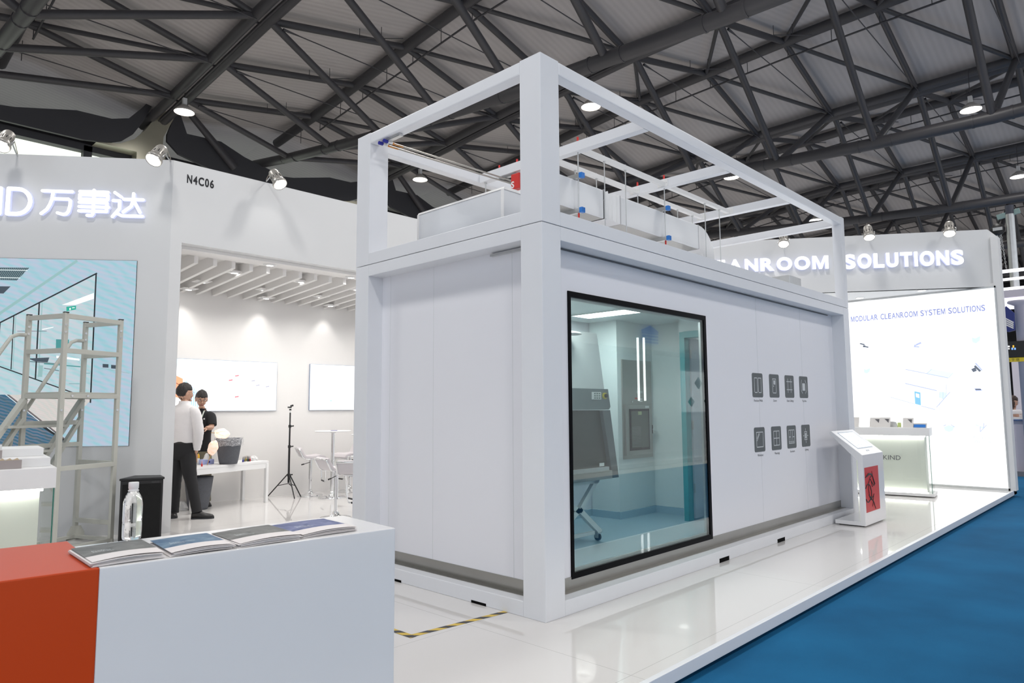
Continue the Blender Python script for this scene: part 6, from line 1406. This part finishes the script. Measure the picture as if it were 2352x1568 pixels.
mb_from([loft(FRM, [(0, 0, .765, .152, .112), (0, 0, .80, .155, .115), (0, 0, .95, .142, .106), (0, 0, 1.08, .150, .108), (0, 0, 1.19, .165, .110), (0, 0, 1.265, .162, .098), (.0, -.002, 1.315, .118, .080), (.003, -.006, 1.342, .068, .064), (.004, -.008, 1.372, .060, .058)], 28, .018),
         limb(FRM, [(.10, -.005, 1.275, .062), (.145, -.02, 1.25, .068), (.178, -.055, 1.18, .062), (.19, -.075, 1.135, .060)], 18), limb(FRM, [(-.10, .005, 1.275, .062), (-.145, -.0, 1.25, .068), (-.172, -.045, 1.16, .062), (-.182, -.07, 1.12, .060)], 18)]).build('polo_shirt', M['polo'], m2)
mb_from([loft(FRM, [(0, 0, .80, .142, .105), (0, 0, .74, .145, .11), (0, 0, .68, .12, .09)], 24), limb(FRM, [(-.07, 0, .78, .08), (-.08, 0, .60, .088), (-.09, .0, .42, .076), (-.09, .01, .25, .068), (-.09, .02, .06, .064)], 18, .03), limb(FRM, [(.07, 0, .78, .08), (.08, 0, .60, .088), (.09, .0, .42, .076), (.095, .01, .25, .068), (.10, .02, .06, .064)], 18, .03)]).build('trousers', M['olive'], m2)
shoe(FRM, (-.09, .03, 0), (-.08, -.12, 0), M['leather'], m2); shoe(FRM, (.10, .03, 0), (.18, -.09, 0), M['leather'], m2)
P_ = lambda x, y, z: FRM @ V((x, y, z))
m = MB()
for a, b in (((-.055, -.085, 1.35), (.03, -.150, 1.10)), ((.075, -.085, 1.34), (.035, -.150, 1.10))): m.beam(P_(*a), P_(a[0] * .5 + b[0] * .5, (a[1] + b[1]) / 2 - .02, (a[2] + b[2]) / 2), .016, .003, up=tuple(FH)); m.beam(P_(a[0] * .5 + b[0] * .5, (a[1] + b[1]) / 2 - .02, (a[2] + b[2]) / 2), P_(*b), .016, .003, up=tuple(FH))
m.build('lanyard', mat('lanyard_white', (.66, .72, .66), .6), m2)
m = MB()
for (z0, z1, mi) in ((1.045, 1.07, 1), (.915, 1.045, 0), (.895, .915, 1)): m.prism([P_(-.01, -.135, z0), P_(.075, -.135, z0), P_(.075, -.135, z1), P_(-.01, -.135, z1)], FH * .003, mi)
m.build('name_badge', [mat('badge_white', (.78, .78, .76), .4), mat('badge_green', (.10, .45, .32), .4)], m2)
MB().tube(P_(.085, -.098, 1.225), P_(.085, -.108, 1.225), .011, 10).build('logo_patch', M['white'], m2)
_q = at(493, 994, tuple(P_(.2, -.33, 1)), tuple(FH))
leaf_fan(tuple(_q), (RH * 1 + V((0, 0, -.10)) - FH * .05), V((0, 0, 1)) + FH * .35, 'glowing white paper fan held over the lined pot by the man in the polo', 1.0, (.072, .105), .05)

# ---------------------------------------------------------------- neighbouring booth glimpsed past the right wall
def ox(u, v, X): return at(u, v, (X, 0, 0), (1, 0, 0))
q8 = lambda u, v: (2150 + u / 4.614, 460 + v / 4.614); q9 = lambda u, v: (2280 + u / 4.361, 780 + v / 4.361)
def lobox(name, X, pts, dx, mt, par=None, bev=0):
    m = MB(); m.prism([ox(*p, X) for p in pts], (dx, 0, 0)); return m.build(name, mt, par, bevel=bev)
lav = mat('lavender_white_laminate', (.62, .58, .66), .5)
nb = root('neighbour_booth', (14, -1.2, -.1), 'lavender-white neighbouring booth with round column and glowing strips beyond the right wall', 'booth')
X = 14.0
for (a, b, nm) in ((740, 770, 'light_strip'), (830, 853, 'light_strip'), (930, 955, 'light_strip')):
    z0, z1 = ox(*q8(680, b), X).z, ox(*q8(680, a), X).z; MB().box((X, -4.5, z0), (X + .08, -.2, z1)).build(nm, emis('strip_cool', (.92, .92, 1), 1.6), nb)
MB().box((X, -4.5, 3.575), (X + 1.5, -.2, 3.72)).build('canopy', lav, nb); MB().box((X + .05, -4.5, 3.49), (X + 1.5, -.2, 3.57)).build('light_band', emis('band_cool', (.93, .9, 1), 1.1), nb)
MB().lathe((X + .15, -.72, -.1), [(.0, 0), (.085, 0), (.085, 3.5), (.20, 3.56), (.20, 3.6)], 28).build('round_column', lav, nb)
MB().box((X + .3, -4.5, -.1), (X + .5, -.2, 1.05)).build('desk_front', lav, nb); MB().box((X + .05, -4.5, -.1), (X + .1, -.2, .0)).build('kick_strip', mat('grey_kick', (.2, .2, .22), .5), nb)
MB().box((X + .2, -4.5, 1.05), (X + .9, -.2, 1.08)).build('desk_top', M['white'], nb); MB().box((X + 2.4, -4.5, -.1), (X + 2.5, -.2, 2.55)).build('back_panel', mat('pale_lilac', (.74, .70, .76), .6), nb)
MB().box((X + .22, -.66, 1.035), (X + .24, -.35, 1.075)).build('blue_edge', M['blue'], nb)
t = root('blue_banner', (13.6, -.55, 2.85), 'tilted deep blue hanging sign with white lines of lettering, beyond the right wall', 'sign')
bm = mat('deep_blue_sign', (.02, .035, .20), .4); pts = [q8(705, 1175), q8(740, 1120), q8(825, 1190), q8(832, 1375), q8(765, 1393), q8(722, 1380)]
lobox('panel', 13.9, pts, .1, bm, t); m = MB()
for i in range(4):
    a, b = ox(*q8(715, 1240 + i * 22), 13.9), ox(*q8(822, 1295 + i * 20), 13.9); m.beam(a + V((-.004, 0, 0)), b + V((-.004, 0, 0)), .012, .025)
m.build('lettering', M['white'], t)
t = root('black_screen', (14.2, -.6, 2.36), 'black screen with white and blue lit characters above the yellow banner', 'screen'); X = 14.05
MB().box((X, -1.6, 2.32), (X + .05, -.30, 2.66)).build('panel', M['black'], t); m = MB()
for u0, v0, u1, v1, mi in ((128, 60, 170, 75, 0), (135, 70, 150, 150, 0), (150, 85, 170, 95, 0), (188, 80, 205, 100, 1), (215, 80, 232, 100, 1), (200, 55, 215, 80, 2)):
    m.prism([ox(*q9(u0, v1), X - .004), ox(*q9(u1, v1), X - .004), ox(*q9(u1, v0), X - .004), ox(*q9(u0, v0), X - .004)], (.002, 0, 0), mi)
m.build('lit_characters', [emis('char_white', (1, 1, 1), 1.3), emis('char_blue', (.2, .4, 1), 1.2), emis('char_amber', (.9, .5, .05), 1)], t)
t = root('yellow_banner', (14.2, -.6, 2.24), 'yellow banner strip with black Chinese characters beyond the right wall', 'banner')
MB().box((X, -1.6, 2.235), (X + .03, -.30, 2.33)).build('strip', mat('yellow_banner_cloth', (.75, .58, .03), .5), t)
p = ox(*q9(139, 198), X); text('lettering', '\u59cb \u4e8e \u4fe1', (X, p.y, 2.255), (0, -1, 0), (0, 0, 1), .062, M['text_dark'], t)
t = root('steel_pole', (15, -.8, 4), 'shiny steel rigging pole with a bracket above the neighbouring booth', 'pole'); X = 15.0
a, b = ox(*q8(778, 120), X), ox(*q8(822, 760), X); MB().tube(V((a.x, a.y, b.z - .6)), V((a.x, a.y, a.z - .06)), .085, 20).build('tube', M['galv'], t); MB().tube(V((a.x, a.y, a.z - .06)), V((a.x, a.y, a.z + .14)), .080, 20).build('dark_collar', mat('dark_collar', (.05, .055, .075), .4), t)
m = MB(); c0_, c1_ = ox(*q8(645, 185), X), ox(*q8(890, 105), X); m.beam(c0_, c1_, .04, .12); m.build('bracket', mat('green_bracket', (.22, .32, .31), .4), t, bevel=.01)
t = root('chain_hoist', (14.8, -.5, 5), 'black chain hoist with loose chains hanging beside the steel pole', 'hoist'); X = 15.0
c0_ = ox(*q8(658, 308), X); M2 = Matrix(((0, 0, -1), (0, 1, 0), (1, 0, 0))); MB().lathe(c0_ + V((.06, 0, 0)), [(0, 0), (.11, 0), (.13, .03), (.13, .09), (.11, .12), (0, .12)], 20, mat=M2).build('drum', M['black'], t)
MB().box(c0_ + V((-.075, -.09, -.035)), c0_ + V((-.06, .09, .035))).build('badge', M['galv'], t)
m = MB(); h = ox(*q8(660, 215), X); m.pipe([h + V((0, .03 * math.cos(a), .04 * math.sin(a))) for a in [i * .5 for i in range(13)]], .014, 6); m.tube(h, c0_, .02, 8); m.build('hook', M['black'], t)
for (u0, v0, u1, v1) in ((650, 350, 670, 740), (680, 350, 695, 690), (690, 360, 745, 730)):
    a, b = ox(*q8(u0, v0), X), ox(*q8(u1, v1), X); n = int((a - b).length / .045); m = MB()
    for i in range(n):
        c = a.lerp(b, (i + .5) / n); sd2 = V((0, 1, 0)) if i % 2 else V((1, 0, 0)); m.pipe([c + V((0, 0, .028)) * math.cos(q * math.pi / 4) + sd2 * .013 * math.sin(q * math.pi / 4) for q in range(8)], .005, 4, closed=True)
    m.build('chain', M['galv'], t)
base = V((14.75, -.50, -.1)); FRM = Matrix(((RH.x, FH.x, 0, base.x), (RH.y, FH.y, 0, base.y), (0, 0, 1, 0), (0, 0, 0, 1)))
w3 = root('person', tuple(base), 'seated woman with dark brown hair and white top at the far right desk', 'person')
p = ox(*q9(212, 672), 14.75); lx = (p - base).dot(RH); ly = (p - base).dot(FH); hz = p.z + .1
N3 = dict(pel=(lx - .03, ly + .05, .60, (.15, .12)), wai=(lx - .03, ly + .04, .78, (.12, .09)), che=(lx - .03, ly + .02, .95, (.14, .09)), top=(lx - .02, ly + .01, hz - .30, (.11, .07)), nec=(lx - .01, ly, hz - .17, .042), hd=(lx, ly, hz - .1, .045), sL=(lx - .17, ly, hz - .33, .05), sR=(lx + .12, ly, hz - .33, .05), eL=(lx - .18, ly - .08, 1.20, .04), eR=(lx + .16, ly - .10, 1.20, .04), wL=(lx + .0, ly - .25, 1.21, .026), wR=(lx + .25, ly - .22, 1.21, .026), kL=(lx - .08, ly - .35, .55, .075), kR=(lx + .1, ly - .35, .55, .075), aL=(lx - .08, ly - .3, .1, .045), aR=(lx + .1, ly - .3, .1, .045))
body = [skin_mesh('b', N3, [['che', 'top', 'nec', 'hd'], ['top', 'sL', 'eL', 'wL'], ['top', 'sR', 'eR', 'wR'], ['che', 'wai', 'pel', 'kL', 'aL'], ['pel', 'kR', 'aR']], None, None, FRM)] + head(w3, FRM, (lx - .02, ly, hz + .01), math.radians(-90 - 15), math.radians(-22), True, mat('brown_hair', (.035, .015, .010), .5, bump=1, bscale=60), True)
body += hand(FRM, (lx + .0, ly - .25, 1.21), (1, 0, -.1), (0, 0, -1), 1, .3) + hand(FRM, (lx + .25, ly - .22, 1.21), (.6, -.6, 0), (0, 0, -1), -1, .3)
mb_from(body).build('body', M['skin'], w3)
S3 = {k: (*a[:3], tuple(x + .02 for x in a[3]) if isinstance(a[3], tuple) else a[3] + .018) for k, a in N3.items()}
mb_from([skin_mesh('s', S3, [['che', 'top'], ['top', 'sL', 'eL', 'wL'], ['top', 'sR', 'eR', 'wR'], ['che', 'wai', 'pel']], None, None, FRM)]).build('white_top', M['shirt'], w3)
mb_from([skin_mesh('s', S3, [['pel', 'kL', 'aL'], ['pel', 'kR', 'aR']], None, None, FRM)]).build('trousers', M['trousers'], w3)
t = root('office_chair', (14.8, -.45, -.1), 'plain chair under the seated woman behind the far desk', 'chair')
c = FRM @ V((lx - .03, ly + .05, .40)); MB().box(c + V((-.22, -.22, 0)), c + V((.22, .22, .05))).build('seat', M['black'], t, bevel=.01)
for a in (-.19, .19):
    for b in (-.19, .19): MB().tube(V((c.x + a, c.y + b, -.1)), V((c.x + a, c.y + b, c.z)), .015, 8).build('leg', M['chrome'], t)
MB().box(c + V((.20, -.2, .2)), c + V((.24, .2, .5))).build('backrest', M['black'], t, bevel=.01)

# ---------------------------------------------------------------- booth across the aisle (seen only mirrored in the container window)
ob_ = root('opposite_booth', (4, -7.5, -.1), 'white booth across the blue aisle, seen mirrored in the container window', 'booth')
MB().box((-1, -8.2, -.1), (22, -8.0, 4.3)).build('back_wall', mat('opposite_white', (.8, .8, .82), .6), ob_)
MB().box((-1, -8.0, 2.9), (22, -7.0, 3.0)).build('canopy', M['white'], ob_); MB().box((-1, -8.0, -.1), (22, -6.2, 0)).build('platform', M['white'], ob_)
def mir(u, v, Y): p = at(u, v, (0, 2 * PD - Y, 0), (0, 1, 0)); return V((p.x, Y, p.z))
for ua, ub in ((1465, 1472), (1479, 1485)):
    a, b = mir(ua, 775, -6.6), mir(ub, 920, -6.6); MB().box((a.x, -6.65, b.z), (a.x + .03, -6.6, a.z)).build('light_tube', emis('tube_white', (1, 1, 1), 6), ob_)
a, b = mir(1568, 852, -7.9), mir(1625, 945, -7.9)
MB().box((a.x, -7.95, b.z), (b.x + .6, -7.9, a.z)).build('poster', emis('poster_white', (.9, .93, .95), .9), ob_)
m = MB()
for (cx, cz, r) in ((.45, .72, .16), (.22, .25, .13), (.72, .27, .15)):
    X0, Z0_, Wd, Hd = a.x, b.z, b.x + .6 - a.x, a.z - b.z; c = V((X0 + Wd * cx, -7.898, Z0_ + Hd * cz)); s_ = r * Hd
    m.prism([c + V((-s_ * 1.3, 0, 0)), c + V((0, 0, s_)), c + V((s_ * 1.3, 0, 0)), c + V((0, 0, -s_))], (0, -.001, 0))
m.build('poster_drawing', mat('poster_green_grey', (.22, .30, .28), .6), ob_)
a, b = mir(1475, 745, -7.9), mir(1512, 790, -7.9); m = MB(); x0, x1, z0, z1 = a.x, b.x, b.z, a.z
m.prism([V((x0, -7.94, z1 - .15)), V(((x0 + x1) / 2, -7.94, z1)), V((x1, -7.94, z1 - .15)), V((x1, -7.94, z1 - .19)), V((x0, -7.94, z1 - .19))], (0, .05, 0))
for i in range(4): m.box((x0 + .02, -7.94, z0 + i * .09), (x1 - .02, -7.89, z0 + i * .09 + .05))
m.build('blue_emblem', emis('emblem_blue', srgb(50, 85, 190), .8), ob_)
